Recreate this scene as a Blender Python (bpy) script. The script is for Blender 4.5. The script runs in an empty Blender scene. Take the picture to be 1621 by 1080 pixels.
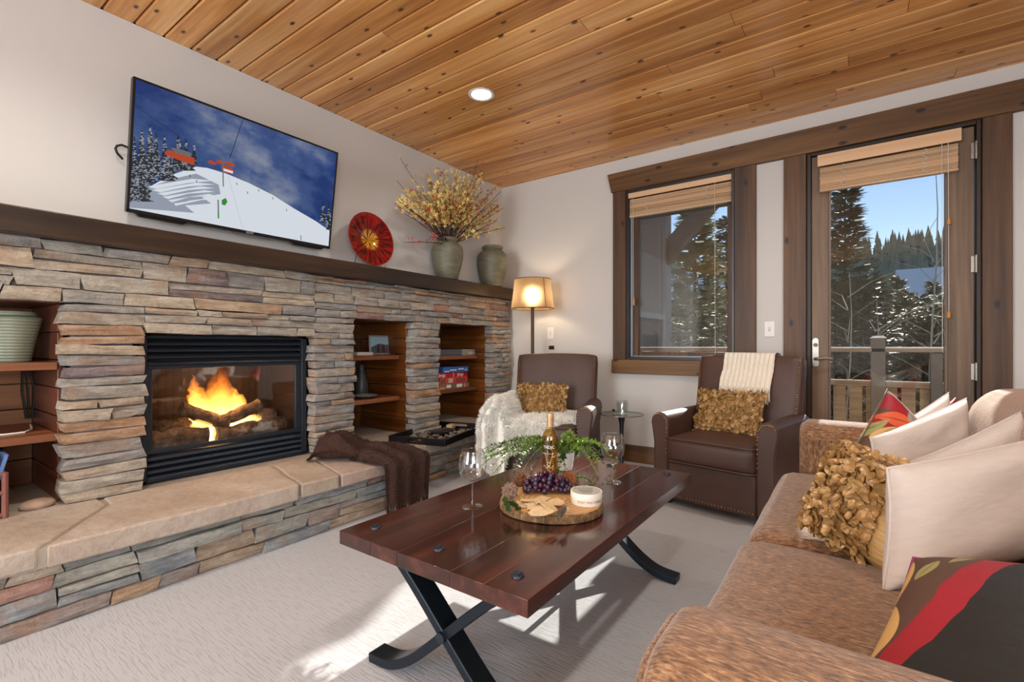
import bpy, bmesh, math, random
from mathutils import Vector, Matrix, noise, Euler

# ------------------------------------------------------------------ camera, sky, sun, large lights, exposure
SC = bpy.context.scene
COL = SC.collection
PI = math.pi
F_PX, YAW, HOR, CXP = 757.0, math.radians(35.65), 548.3, 810.5
CAM = Vector((3.096, -4.123, 1.0355))
cd = bpy.data.cameras.new('camera'); cam = bpy.data.objects.new('camera', cd); COL.objects.link(cam)
cam.location = CAM; cam.rotation_euler = (PI/2, 0, YAW)
cd.sensor_width = 36; cd.lens = 36*F_PX/1621; cd.shift_y = (HOR-540)/1621; cd.clip_start = .02; cd.clip_end = 900
SC.camera = cam

SUN_STRENGTH, SKY_STRENGTH = 11.0, .13
w = bpy.data.worlds.new('sky'); SC.world = w; w.use_nodes = True
nt = w.node_tree; bg = nt.nodes['Background']
sky = nt.nodes.new('ShaderNodeTexSky'); sky.sky_type = 'NISHITA'; sky.sun_disc = False
sky.sun_elevation = math.radians(28); sky.sun_rotation = 0; sky.altitude = 2500; sky.air_density = 1.2; sky.dust_density = .3; sky.ozone_density = 1.2
nt.links.new(sky.outputs[0], bg.inputs[0]); bg.inputs[1].default_value = SKY_STRENGTH

sd = bpy.data.lights.new('sun', 'SUN'); so = bpy.data.objects.new('sun', sd); COL.objects.link(so)
sd.energy = SUN_STRENGTH; sd.angle = math.radians(.6); sd.color = (1, .95, .87)
so.rotation_euler = Vector((0, -1.96, -1)).to_track_quat('-Z', 'Y').to_euler(); so.location = (2, 8, 5)

def area(name, loc, to, sx, sy, power, col=(1, 1, 1)):
    d = bpy.data.lights.new(name, 'AREA'); o = bpy.data.objects.new(name, d); COL.objects.link(o)
    d.shape = 'RECTANGLE'; d.size = sx; d.size_y = sy; d.energy = power; d.color = col
    o.location = loc; o.rotation_euler = (Vector(to)-Vector(loc)).to_track_quat('-Z', 'Y').to_euler()
    return o
# added cool fill lamps at made-up openings in the unseen rear and side walls
area('rear_fill_light', (1.62, -7.9, 1.45), (1.6, 0, 1.3), 1.7, 2.1, 175, (.88, .94, 1))
area('side_fill_light', (5.15, -5.6, 1.45), (0, -3.6, 1.0), 2.0, 1.9, 100, (.88, .94, 1))

SC.view_settings.view_transform = 'Standard'; SC.view_settings.look = 'None'
SC.view_settings.gamma = 1; SC.view_settings.use_curve_mapping = False; SC.view_settings.exposure = 0.0

# ------------------------------------------------------------------ helpers
R = random.Random(7)
FW = Vector((-math.sin(YAW), math.cos(YAW), 0)); RT = Vector((math.cos(YAW), math.sin(YAW), 0)); UP = Vector((0, 0, 1))
def ray(px, py): return FW + RT*((px-CXP)/F_PX) + UP*((HOR-py)/F_PX)
def onx(px, py, x): r = ray(px, py); return CAM + r*((x-CAM.x)/r.x)
def ony(px, py, y): r = ray(px, py); return CAM + r*((y-CAM.y)/r.y)
def onz(px, py, z): r = ray(px, py); return CAM + r*((z-CAM.z)/r.z)
def ond(px, py, d): return CAM + ray(px, py)*d          # at view depth d
def C(r, g, b, a=1):
    f = lambda c: (c/255/12.92) if c/255 <= .04045 else ((c/255+.055)/1.055)**2.4
    return (f(r), f(g), f(b), a)

class MB:
    def __init__(s): s.v = []; s.f = []; s.mi = []
    def add(s, vs, fs, m=None, mi=0):
        o = len(s.v)
        s.v += [tuple(m @ Vector(p)) if m else tuple(p) for p in vs]
        s.f += [tuple(i+o for i in f) for f in fs]; s.mi += [mi]*len(fs); return s
    def box(s, lo, hi, m=None, mi=0):
        x0, y0, z0 = lo; x1, y1, z1 = hi
        return s.add([(x0,y0,z0),(x1,y0,z0),(x1,y1,z0),(x0,y1,z0),(x0,y0,z1),(x1,y0,z1),(x1,y1,z1),(x0,y1,z1)],
                     [(0,3,2,1),(4,5,6,7),(0,1,5,4),(1,2,6,5),(2,3,7,6),(3,0,4,7)], m, mi)
    def tube(s, path, r, n=8, cap=True, m=None, mi=0, closed=False):
        P = [Vector(p) for p in path]; K = len(P); rr = r if isinstance(r, (list, tuple)) else [r]*K
        vs = []; up = None
        for i, p in enumerate(P):
            t = (P[(i+1) % K]-P[i-1]) if closed else (P[min(i+1, K-1)]-P[max(i-1, 0)])
            t = t.normalized() if t.length > 1e-9 else Vector((0, 0, 1))
            if up is None: up = Vector((0, 0, 1)) if abs(t.z) < .9 else Vector((1, 0, 0))
            a = t.cross(up)
            a = a.normalized() if a.length > 1e-6 else t.orthogonal().normalized()
            b = a.cross(t).normalized(); up = b
            vs += [p + a*(rr[i]*math.cos(2*PI*k/n)) + b*(rr[i]*math.sin(2*PI*k/n)) for k in range(n)]
        fs = []
        for i in range(K if closed else K-1):
            j = (i+1) % K
            fs += [(i*n+k, i*n+(k+1) % n, j*n+(k+1) % n, j*n+k) for k in range(n)]
        if cap and not closed: fs += [tuple(range(n))[::-1], tuple((K-1)*n+k for k in range(n))]
        return s.add(vs, fs, m, mi)
    def lathe(s, prof, n=32, m=None, mi=0, cap=True):
        vs = []; fs = []
        for r, z in prof: vs += [(max(r, 1e-5)*math.cos(2*PI*k/n), max(r, 1e-5)*math.sin(2*PI*k/n), z) for k in range(n)]
        for i in range(len(prof)-1): fs += [(i*n+k, i*n+(k+1) % n, (i+1)*n+(k+1) % n, (i+1)*n+k) for k in range(n)]
        if cap: fs += [tuple(range(n))[::-1], tuple((len(prof)-1)*n+k for k in range(n))]
        return s.add(vs, fs, m, mi)
    def grid(s, fn, nu, nv, m=None, mi=0, wu=False):
        vs = [fn(i/nu, j/nv) for j in range(nv+1) for i in range(nu + (0 if wu else 1))]
        W = nu if wu else nu+1
        fs = [(j*W+i, j*W+(i+1) % W, (j+1)*W+(i+1) % W, (j+1)*W+i) for j in range(nv) for i in range(nu)]
        return s.add(vs, fs, m, mi)
    def prism(s, poly, d0, d1, axes='xzy', m=None, mi=0):
        # poly in the plane of the first two axes, extruded along the third
        ix = ['xyz'.index(a) for a in axes]; n = len(poly); vs = []
        for d in (d0, d1):
            for a, b in poly:
                p = [0, 0, 0]; p[ix[0]] = a; p[ix[1]] = b; p[ix[2]] = d; vs.append(tuple(p))
        fs = [tuple(range(n))[::-1], tuple(range(n, 2*n))] + [(i, (i+1) % n, (i+1) % n+n, i+n) for i in range(n)]
        return s.add(vs, fs, m, mi)
    def ball(s, c, r, n=8, k=6, sc=(1, 1, 1), m=None, mi=0):
        prof = [(math.sin(PI*i/k)*r, -math.cos(PI*i/k)*r) for i in range(k+1)]
        mm = Matrix.Translation(c) @ Matrix.Diagonal((*sc, 1))
        return s.lathe(prof, n, (m @ mm) if m else mm, mi, cap=False)
    def build(s, name, mat, parent=None, smooth=35, bevel=0, seg=2, sub=0, loc=None):
        me = bpy.data.meshes.new(name); me.from_pydata(s.v, [], s.f); me.update()
        for mm in (mat if isinstance(mat, (list, tuple)) else [mat]): me.materials.append(mm)
        if len(me.materials) > 1: me.polygons.foreach_set('material_index', s.mi)
        b = bmesh.new(); b.from_mesh(me); bmesh.ops.recalc_face_normals(b, faces=b.faces); b.to_mesh(me); b.free()
        if smooth:
            me.polygons.foreach_set('use_smooth', [True]*len(me.polygons))
            if smooth < 180: me.set_sharp_from_angle(angle=math.radians(smooth))
        o = bpy.data.objects.new(name, me); COL.objects.link(o)
        if parent: o.parent = parent
        if loc is not None: o.location = loc
        if bevel:
            md = o.modifiers.new('bevel', 'BEVEL'); md.width = bevel; md.segments = seg; md.limit_method = 'ANGLE'; md.angle_limit = math.radians(40)
        if sub:
            md = o.modifiers.new('sub', 'SUBSURF'); md.levels = sub; md.render_levels = sub
        return o
def link(name, me, parent=None, loc=None, rot=None):
    o = bpy.data.objects.new(name, me); COL.objects.link(o); o.parent = parent
    if loc is not None: o.location = loc
    if rot is not None: o.rotation_euler = rot
    return o
def tag(o, label=None, cat=None, group=None, kind=None):
    if label: o['label'] = label
    if cat: o['category'] = cat
    if group: o['group'] = group
    if kind: o['kind'] = kind
    return o
def thing(name, label, cat, loc=(0, 0, 0), rz=0, group=None, rot=None):
    o = bpy.data.objects.new(name, None); COL.objects.link(o); o.location = loc; o.empty_display_size = .1
    o.rotation_euler = rot if rot else (0, 0, rz)
    return tag(o, label, cat, group)
def struct(name, loc=(0, 0, 0)):
    o = bpy.data.objects.new(name, None); COL.objects.link(o); o.location = loc; o['kind'] = 'structure'; return o
def frame(o, x, y, z=None):
    """matrix with given origin and local x / y axes (z = x cross y)"""
    x = Vector(x).normalized(); y = Vector(y); z = x.cross(y).normalized() if z is None else Vector(z).normalized(); y = z.cross(x).normalized()
    m = Matrix((x, y, z)).transposed().to_4x4(); m.translation = Vector(o); return m
def nz(p, s=1.0, o=0): return noise.noise(Vector(p)*s + Vector((o, o*1.7, o*.3)))
def sub_word(name, s, size, mat, parent, mtx, extrude=.0006, align='CENTER', wrap=None, shear=0):
    cu = bpy.data.curves.new(name, 'FONT'); cu.body = s; cu.size = size; cu.align_x = align; cu.align_y = 'CENTER'; cu.extrude = extrude; cu.shear = shear
    t = bpy.data.objects.new('tmp_lettering', cu); COL.objects.link(t)
    bpy.context.view_layer.update()
    me = bpy.data.meshes.new_from_object(t.evaluated_get(bpy.context.evaluated_depsgraph_get()))
    bpy.data.objects.remove(t); bpy.data.curves.remove(cu)
    for v in me.vertices:
        p = v.co.copy()
        if wrap: a = p.x/wrap; r = wrap+p.z; p = Vector((math.sin(a)*r, -math.cos(a)*r, p.y))
        v.co = mtx @ p
    me.materials.clear(); me.materials.append(mat); me.name = name
    o = bpy.data.objects.new(name, me); COL.objects.link(o); o.parent = parent; return o

# ------------------------------------------------------------------ materials
class NT:
    def __init__(s, name):
        s.m = bpy.data.materials.new(name); s.m.use_nodes = True; s.t = s.m.node_tree; s.b = s.t.nodes['Principled BSDF']; s.out = s.t.nodes['Material Output']
    def n(s, ty, ins=None, **kw):
        nd = s.t.nodes.new('ShaderNode'+ty)
        for k, v in kw.items(): setattr(nd, k, v)
        for k, v in (ins or {}).items():
            if isinstance(v, bpy.types.NodeSocket): s.t.links.new(v, nd.inputs[k])
            else: nd.inputs[k].default_value = v
        return nd
    def set(s, **kw):
        for k, v in kw.items():
            k = k.replace('_', ' ')
            if isinstance(v, bpy.types.NodeSocket): s.t.links.new(v, s.b.inputs[k])
            else: s.b.inputs[k].default_value = v
        return s
    def coord(s, kind='Object', scale=(1, 1, 1), rand=0, rot=(0, 0, 0)):
        tc = s.n('TexCoord'); v = tc.outputs[kind]
        if rand:
            oi = s.n('ObjectInfo'); mu = s.n('Math', {0: oi.outputs['Random'], 1: rand}, operation='MULTIPLY')
            ad = s.n('VectorMath', {0: v, 1: mu.outputs[0]}, operation='ADD'); v = ad.outputs[0]
        return s.n('Mapping', {'Vector': v, 'Scale': scale, 'Rotation': rot}).outputs[0]
    def noise(s, vec, scale=5, detail=4, rough=.55, dist=0):
        return s.n('TexNoise', {'Vector': vec, 'Scale': scale, 'Detail': detail, 'Roughness': rough, 'Distortion': dist}).outputs['Fac']
    def ramp(s, fac, stops, interp='LINEAR'):
        r = s.n('ValToRGB', {'Fac': fac}); r.color_ramp.interpolation = interp
        e = r.color_ramp.elements
        while len(e) < len(stops): e.new(.5)
        for i, (p, c) in enumerate(stops): e[i].position = p; e[i].color = c if len(c) == 4 else (*c, 1)
        return r.outputs['Color']
    def mix(s, fac, a, b, mode='MIX'):
        m = s.n('Mix', data_type='RGBA', blend_type=mode)
        for i, v in ((0, fac), (6, a), (7, b)):
            if isinstance(v, bpy.types.NodeSocket): s.t.links.new(v, m.inputs[i])
            else: m.inputs[i].default_value = v
        return m.outputs[2]
    def math(s, op, a, b=0.0, c=0.0): return s.n('Math', {0: a, 1: b, 2: c}, operation=op).outputs[0]
    def bump(s, h, strength=.3, dist=.01):
        s.t.links.new(s.n('Bump', {'Height': h, 'Strength': strength, 'Distance': dist}).outputs[0], s.b.inputs['Normal']); return s
G = lambda v: (v, v, v, 1)
def plain(name, col, rough=.5, metal=0, bs=0, bd=.002, bscale=80, var=0, **kw):
    t = NT(name); t.set(Roughness=rough, Metallic=metal, **kw)
    if var:
        nn = t.noise(t.coord('Object'), bscale*.15, 4)
        t.set(Base_Color=t.mix(nn, tuple(c*(1-var) for c in col[:3])+(1,), tuple(min(1, c*(1+var)) for c in col[:3])+(1,)))
    else: t.set(Base_Color=col)
    if bs: t.bump(t.noise(t.coord('Object'), bscale, 3), bs, bd)
    return t.m
def wood(name, dark, mid, light, axis=0, rough=.4, grain=26, knots=.0, rand=31.7, stretch=.07, bs=.12, tint=.25, coat=0, kdark=None, kax='xy'):
    t = NT(name); sc = [1, 1, 1]; sc[axis] = stretch
    v = t.coord('Object', tuple(sc), rand)
    n1 = t.noise(v, grain*.35, 5, .6, .6); n2 = t.noise(v, grain*2.2, 3, .5)
    col = t.ramp(t.math('ADD', t.math('MULTIPLY', n1, .75), t.math('MULTIPLY', n2, .25)), [(.34, dark), (.5, mid), (.64, light)])
    oi = t.n('ObjectInfo')
    hs = t.n('HueSaturation', {'Color': col, 'Value': t.math('ADD', 1-tint/2, t.math('MULTIPLY', oi.outputs['Random'], tint))}); col = hs.outputs[0]
    if knots:
        ks = t.n('SeparateXYZ', {'Vector': t.coord('Object', (1, 1, 1), rand*.77)})
        kv = t.n('CombineXYZ', {'X': t.math('MULTIPLY', ks.outputs[kax[0].upper()], .5), 'Y': ks.outputs[kax[1].upper()]}).outputs[0]
        vo = t.n('TexVoronoi', {'Vector': kv, 'Scale': knots, 'Randomness': 1.0}, voronoi_dimensions='2D')
        kf = t.ramp(vo.outputs['Distance'], [(.030, G(1)), (.062, G(0))])
        col = t.mix(kf, col, kdark or tuple(c*.35 for c in dark[:3])+(1,))
    t.set(Base_Color=col, Roughness=rough, Coat_Weight=coat, Coat_Roughness=.15).bump(n2, bs, .003)
    return t.m
def glass(name, tint=(1, 1, 1, 1), refl=.06, edge=.55, rough=.02):
    t = NT(name); t.t.nodes.remove(t.b)
    lw = t.n('LayerWeight', {'Blend': .25})
    fac = t.math('ADD', refl, t.math('MULTIPLY', t.math('POWER', lw.outputs['Facing'], 2.2), edge))
    tr = t.n('BsdfTransparent', {'Color': tint}); gl = t.n('BsdfGlossy', {'Roughness': rough, 'Color': (1, 1, 1, 1)})
    mx = t.n('MixShader', {0: fac, 1: tr.outputs[0], 2: gl.outputs[0]}); t.t.links.new(mx.outputs[0], t.out.inputs[0])
    return t.m
def emit(name, col, strength):
    return plain(name, (0, 0, 0, 1), .5, Emission_Color=col, Emission_Strength=strength)

M = {}
def make_materials():
    t = NT('painted_plaster'); t.set(Base_Color=C(208, 203, 198), Roughness=.85).bump(t.noise(t.coord('Object'), 9, 5), .06, .02); M['wall'] = t.m
    t = NT('carpet_pile')
    v = t.coord('Object'); w1 = t.n('TexNoise', {'Vector': t.n('Mapping', {'Vector': v, 'Scale': (15, 125, 1)}).outputs[0], 'Scale': 1.0, 'Detail': 2, 'Roughness': .5}).outputs['Fac']
    dash = t.ramp(w1, [(.50, G(0)), (.62, G(1))])
    big = t.noise(v, 1.4, 3); fine = t.noise(v, 260, 2)
    base = t.mix(big, C(164, 163, 167), C(181, 179, 181))
    t.set(Base_Color=t.mix(t.math('MULTIPLY', dash, .26), base, C(140, 132, 126)), Roughness=.95, Sheen_Weight=.2)
    t.bump(t.math('ADD', t.math('MULTIPLY', dash, -.8), t.math('MULTIPLY', fine, .5)), .25, .005); M['carpet'] = t.m
    M['pine'] = wood('pine_board', C(158, 98, 46), C(212, 148, 82), C(236, 186, 122), 0, .3, 20, 5.0, 41.3, .05, .1, .30, .15, C(84, 46, 20), 'xy')
    M['trim'] = wood('stained_fir_x', C(62, 40, 18), C(99, 66, 32), C(125, 88, 47), 0, .5, 20, 3.6, 13.7, .05, .15, .1, 0, C(34, 18, 9), 'xz')
    M['trimz'] = wood('stained_fir_z', C(54, 33, 17), C(84, 55, 30), C(110, 76, 45), 2, .5, 20, 3.6, 17.1, .05, .15, .1, 0, C(34, 18, 9), 'zx')
    M['doorz'] = wood('weathered_door_wood', C(80, 62, 46), C(112, 88, 67), C(132, 106, 82), 2, .5, 22, 0, 11, .05, .12, .1)
    M['mantel'] = wood('dark_mantel_wood', C(28, 19, 13), C(48, 33, 22), C(70, 48, 31), 1, .38, 22, 0, 5, .05, .12, .05)
    M['niche'] = wood('niche_board', C(72, 36, 11), C(112, 62, 22), C(140, 84, 35), 0, .38, 18, 0, 23, .06, .1, .3)
    M['nichey'] = wood('niche_board_back', C(110, 62, 32), C(150, 96, 56), C(176, 122, 78), 1, .45, 18, 0, 19, .06, .1, .3)
    M['niche_red'] = wood('reddish_niche_board', C(58, 26, 16), C(90, 46, 30), C(112, 62, 43), 0, .35, 18, 0, 23, .06, .1, .3)
    M['shelf'] = wood('shelf_board', C(88, 48, 27), C(128, 76, 45), C(154, 98, 62), 1, .4, 20, 0, 29, .05, .1, .2)
    M['table'] = wood('mahogany_plank', C(32, 13, 10), C(62, 28, 20), C(92, 46, 32), 1, .13, 16, 0, 37, .06, .06, .35, .4)
    M['ironblue'] = plain('dark_iron', C(44, 52, 60), .38, .75, .12, .002, 60)
    M['blackmetal'] = plain('black_painted_metal', C(40, 47, 57), .40, .35, .05, .001, 90)
    M['black'] = plain('black_lacquer', C(18, 17, 17), .3)
    M['bronze'] = plain('bronze_metal', C(82, 60, 44), .4, .7)
    M['nickel'] = plain('satin_nickel', C(150, 144, 134), .34, .9)
    M['whiteplastic'] = plain('white_plastic', C(232, 228, 222), .4)
    M['glass'] = glass('window_glass', (.97, .985, .98, 1), .035, .30, .0)
    M['fireglass'] = glass('fire_glass', (.93, .92, .9, 1), .07, .3, .03)
    M['crystal'] = glass('clear_glass', (.96, .97, .97, 1), .07, 1.0, .01)
    # stone: colour comes from each stone's own object colour, mottled and banded
    def stone(name, band=(1.2, 1, 9), rust=.55, amt=1.0):
        t = NT(name); v = t.coord('Object', (1, 1, 1), 53.0)
        oi = t.n('ObjectInfo'); oc = oi.outputs['Color']
        n1 = t.noise(t.n('Mapping', {'Vector': v, 'Scale': (3, 3, 16)}).outputs[0], 2.6, 6, .65, .4); n2 = t.noise(v, 34, 6, .7); n3 = t.noise(v, 5, 4, .6)
        c = t.mix(t.ramp(n1, [(.35, G(0)), (.65, G(1))]), t.mix(.45, oc, C(78, 74, 74)), t.mix(.32, oc, C(212, 206, 196)))
        c = t.mix(t.math('MULTIPLY', t.ramp(n3, [(.52, G(0)), (.66, G(1))]), rust*.7), c, C(166, 118, 78))
        c = t.mix(t.math('MULTIPLY', t.ramp(n2, [(.45, G(0)), (.75, G(1))]), .35), c, C(92, 82, 78))
        t.set(Base_Color=c, Roughness=.82)
        t.bump(t.math('ADD', t.math('MULTIPLY', n1, .6), t.math('MULTIPLY', n2, .5)), 1.0, .020*amt); return t.m
    M['stone'] = stone('ledge_stone')
    t = NT('flagstone'); v = t.coord('Object', (1, 1, 1), 53.0); oi = t.n('ObjectInfo'); n1 = t.noise(v, 3.2, 6, .6, .5); n2 = t.noise(v, 26, 6, .7)
    c = t.mix(t.ramp(n1, [(.36, G(0)), (.66, G(1))]), t.mix(.32, oi.outputs['Color'], C(142, 116, 98)), t.mix(.25, oi.outputs['Color'], C(222, 212, 200)))
    c = t.mix(t.math('MULTIPLY', t.ramp(n2, [(.45, G(0)), (.72, G(1))]), .38), c, C(126, 112, 102)); t.set(Base_Color=c, Roughness=.75).bump(t.math('ADD', t.math('MULTIPLY', n1, .5), t.math('MULTIPLY', n2, .6)), .9, .014); M['slab'] = t.m
    M['mortar'] = plain('grey_mortar', C(128, 122, 120), .95, 0, .5, .006, 60, .15)
    t = NT('brown_leather'); v = t.coord('Object'); n1 = t.noise(v, 4, 4); n2 = t.noise(v, 190, 2)
    t.set(Base_Color=t.mix(n1, C(56, 36, 28), C(88, 60, 49)), Roughness=.5).bump(t.math('ADD', t.math('MULTIPLY', n2, .4), t.math('MULTIPLY', t.noise(v, 14, 3), .6)), .16, .006); M['leather'] = t.m
    M['brass'] = plain('brass_nail', C(168, 132, 92), .3, .9)
    def chenille(name, sc):
        t = NT(name); v = t.coord('Object')
        n1 = t.noise(t.n('Mapping', {'Vector': v, 'Scale': sc}).outputs[0], 1, 3, .6)
        wv = t.n('TexWave', {'Vector': v, 'Scale': 9.0, 'Distortion': 2.5, 'Detail': 2}, wave_type='BANDS', bands_direction='X').outputs['Fac']
        n2 = t.noise(v, 420, 2)
        c = t.ramp(t.math('ADD', t.math('MULTIPLY', n1, .7), t.math('MULTIPLY', t.noise(v, 40, 2), .18)), [(.30, C(74, 48, 31)), (.47, C(134, 97, 67)), (.6, C(180, 140, 104))])
        t.set(Base_Color=c, Roughness=.9, Sheen_Weight=.35, Sheen_Roughness=.4).bump(t.math('ADD', n1, t.math('MULTIPLY', n2, .4)), .5, .005); return t.m
    M['chenx'] = chenille('chenille_lengthwise', (60, 260, 160)); M['chenz'] = chenille('chenille_upright', (230, 230, 40)); M['cheny'] = chenille('chenille_crosswise', (170, 30, 120))
    t = NT('woven_back_cushion'); v = t.coord('Object'); br = t.n('TexChecker', {'Vector': v, 'Scale': 70.0}).outputs['Fac']
    t.set(Base_Color=t.mix(br, C(150, 124, 110), C(178, 152, 134)), Roughness=.9).bump(t.math('ADD', br, t.noise(v, 90, 2)), .4, .006); M['weave'] = t.m
    def linen(name, c1, c2):
        t = NT(name); v = t.coord('Object'); n1 = t.noise(t.n('Mapping', {'Vector': v, 'Scale': (8, 30, 8)}).outputs[0], 3, 5, .6)
        wr = t.noise(t.n('Mapping', {'Vector': v, 'Scale': (3, 9, 3)}).outputs[0], 1.5, 3, .6, .5)
        t.set(Base_Color=t.mix(n1, c1, c2), Roughness=.85, Sheen_Weight=.15).bump(t.math('ADD', t.math('MULTIPLY', wr, 1.0), t.math('MULTIPLY', t.noise(v, 300, 2), .12)), .35, .02); return t.m
    M['linen'] = linen('pale_linen', C(192, 179, 171), C(212, 200, 192))
    M['cream'] = linen('cream_wool', C(214, 202, 184), C(232, 222, 206))
    M['gold'] = plain('gold_satin', C(176, 136, 84), .32, .1, .25, .004, 160, .5)
    t = NT('pleated_gold_satin'); v = t.coord('Object'); n = t.noise(t.n('Mapping', {'Vector': v, 'Scale': (4, 60, 4)}).outputs[0], 1.5, 3, .6, .4)
    t.set(Base_Color=t.mix(n, C(160, 116, 62), C(206, 168, 108)), Roughness=.42, Metallic=.05).bump(n, .6, .012); M['golddark'] = t.m
    def throwm(name, c1, c2):
        t = NT(name); v = t.coord('Object'); n = t.noise(v, 130, 3, .7)
        t.set(Base_Color=t.mix(n, c1, c2), Roughness=.95).bump(n, .8, .008); return t.m
    M['brownthrow'] = throwm('brown_boucle', C(34, 19, 15), C(86, 55, 44))
    M['fleece'] = plain('sheepskin_wool', C(252, 248, 240), .9, 0, .3, .01, 60, .05, Sheen_Weight=.3)
    M['ceramic'] = None
    t = NT('olive_stoneware'); v = t.coord('Object'); rg = t.n('TexWave', {'Vector': v, 'Scale': 26.0, 'Distortion': .6, 'Detail': 2}, wave_type='BANDS', bands_direction='Z').outputs['Fac']
    n = t.noise(t.n('Mapping', {'Vector': v, 'Scale': (2, 2, 12)}).outputs[0], 4, 4)
    t.set(Base_Color=t.ramp(n, [(.3, C(92, 88, 70)), (.52, C(108, 104, 85)), (.72, C(120, 116, 96))]), Roughness=.45).bump(rg, .22, .004); M['ceramic'] = t.m
    t = NT('sage_ribbed_glaze'); v = t.coord('Object'); rg = t.n('TexWave', {'Vector': v, 'Scale': 22.0, 'Distortion': 0, 'Detail': 0}, wave_type='BANDS', bands_direction='Z').outputs['Fac']
    t.set(Base_Color=t.mix(rg, C(128, 134, 112), C(160, 164, 140)), Roughness=.35).bump(rg, .5, .004); M['sage'] = t.m
    t = NT('red_art_glass'); tc = t.n('TexCoord'); v = tc.outputs['Object']; sp = t.n('SeparateXYZ', {'Vector': v})
    ang = t.math('ARCTAN2', sp.outputs['Y'], sp.outputs['X']); rad = t.n('VectorMath', {0: v}, operation='LENGTH').outputs['Value']
    cmb = t.n('CombineXYZ', {'X': t.math('MULTIPLY', ang, 3.2), 'Y': t.math('MULTIPLY', rad, 4.0)}).outputs[0]
    n = t.noise(cmb, 2.4, 4, .6)
    c = t.ramp(n, [(.34, C(30, 6, 8)), (.47, C(96, 12, 14)), (.50, C(226, 160, 40)), (.58, C(232, 176, 56)), (.61, C(120, 14, 16))])
    c = t.mix(t.ramp(t.math('ADD', rad, t.math('MULTIPLY', t.math('SUBTRACT', n, .5), .12)), [(.07, G(0)), (.09, G(1))]), c, t.ramp(n, [(.36, C(30, 4, 7)), (.5, C(104, 10, 14)), (.6, C(150, 16, 20))]))
    c = t.mix(t.ramp(rad, [(.19, G(0)), (.205, G(1))]), c, C(140, 14, 18))
    t.set(Base_Color=c, Roughness=.12, Coat_Weight=.6, Coat_Roughness=.05); M['redglass'] = t.m
    M['leafgreen'] = plain('bright_leaf', C(126, 158, 64), .45, var=.35, bscale=60)
    M['leafdark'] = plain('deep_leaf', C(62, 92, 44), .5, var=.35, bscale=60)
    M['stem'] = plain('dark_twig', C(62, 36, 28), .7)
    M['yellow'] = plain('yellow_petal', C(228, 202, 120), .6, var=.25, bscale=40)
    M['redpetal'] = plain('red_petal', C(186, 40, 30), .6)
    t = NT('dark_grape'); v = t.coord('Object', (1, 1, 1), 9.0)
    oi = t.n('ObjectInfo')
    t.set(Base_Color=t.mix(oi.outputs['Random'], C(70, 14, 40), C(44, 34, 62)), Roughness=.22, Subsurface_Weight=.15, Subsurface_Radius=(.01, .003, .004), Coat_Weight=.3); M['grape'] = t.m
    M['cone'] = plain('pine_cone_scale', C(116, 78, 52), .75, var=.35, bscale=60)
    M['cracker'] = plain('cracker', C(230, 196, 148), .8, 0, 1.0, .004, 500, .3)
    t = NT('log_slice_face'); tc = t.n('TexCoord'); rad = t.n('TexWave', {'Vector': tc.outputs['Object'], 'Scale': 16.0, 'Distortion': 3, 'Detail': 3, 'Detail Scale': 1.2}, wave_type='RINGS', rings_direction='Z').outputs['Fac']
    t.set(Base_Color=t.mix(rad, C(176, 128, 76), C(202, 158, 102)), Roughness=.5); M['slice'] = t.m
    t = NT('bark'); v = t.coord('Object', (1, 1, .4)); n = t.noise(v, 60, 5, .7)
    t.set(Base_Color=t.ramp(n, [(.3, C(64, 44, 28)), (.55, C(130, 98, 64)), (.75, C(178, 146, 104))]), Roughness=.9).bump(n, .9, .012); M['bark'] = t.m
    t = NT('parchment_shade'); v = t.coord('Object'); n = t.noise(v, 14, 5, .65); t.t.nodes.remove(t.b)
    cc = t.mix(n, C(112, 90, 66), C(168, 142, 110))
    df = t.n('BsdfDiffuse', {'Color': cc}); tl = t.n('BsdfTranslucent', {'Color': cc}); m0 = t.n('MixShader', {0: .32, 1: df.outputs[0], 2: tl.outputs[0]}); rf = t.n('BsdfRefraction', {'Color': C(240, 214, 176), 'Roughness': 1.0, 'IOR': 1.3}); mx = t.n('MixShader', {0: .25, 1: m0.outputs[0], 2: rf.outputs[0]})
    t.t.links.new(mx.outputs[0], t.out.inputs[0]); M['shade'] = t.m
    M['bamboo'] = wood('pale_bamboo', C(196, 156, 116), C(222, 186, 148), C(238, 208, 174), 0, .45, 40, 0, 9, .03, .08, .42)
    M['valance'] = wood('honey_valance', C(216, 170, 126), C(232, 190, 148), C(240, 204, 166), 0, .4, 16, 0, 9, .03, .05, .05)
    M['cord'] = plain('white_cord', C(222, 216, 206), .8)
    M['cordblack'] = plain('black_cable', C(16, 16, 18), .5)
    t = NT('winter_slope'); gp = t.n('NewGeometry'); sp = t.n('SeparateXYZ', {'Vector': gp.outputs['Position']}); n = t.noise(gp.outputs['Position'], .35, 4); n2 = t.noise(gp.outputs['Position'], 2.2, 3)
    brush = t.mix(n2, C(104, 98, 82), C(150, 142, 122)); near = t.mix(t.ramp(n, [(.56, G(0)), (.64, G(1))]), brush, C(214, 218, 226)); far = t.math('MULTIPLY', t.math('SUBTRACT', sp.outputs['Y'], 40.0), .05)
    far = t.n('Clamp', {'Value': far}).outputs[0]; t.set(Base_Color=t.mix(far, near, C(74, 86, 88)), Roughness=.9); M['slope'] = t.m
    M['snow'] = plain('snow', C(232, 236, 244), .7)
    M['deckwood'] = wood('deck_board', C(96, 76, 58), C(132, 108, 84), C(158, 134, 108), 0, .7, 20, 0, 7, .05, .2, .2)
    M['siding'] = plain('grey_siding', C(122, 118, 120), .7, 0, .2, .004, 30, .08)
    M['beamdark'] = plain('dark_porch_timber', C(96, 88, 82), .7, 0, .3, .004, 20, .15)
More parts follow.
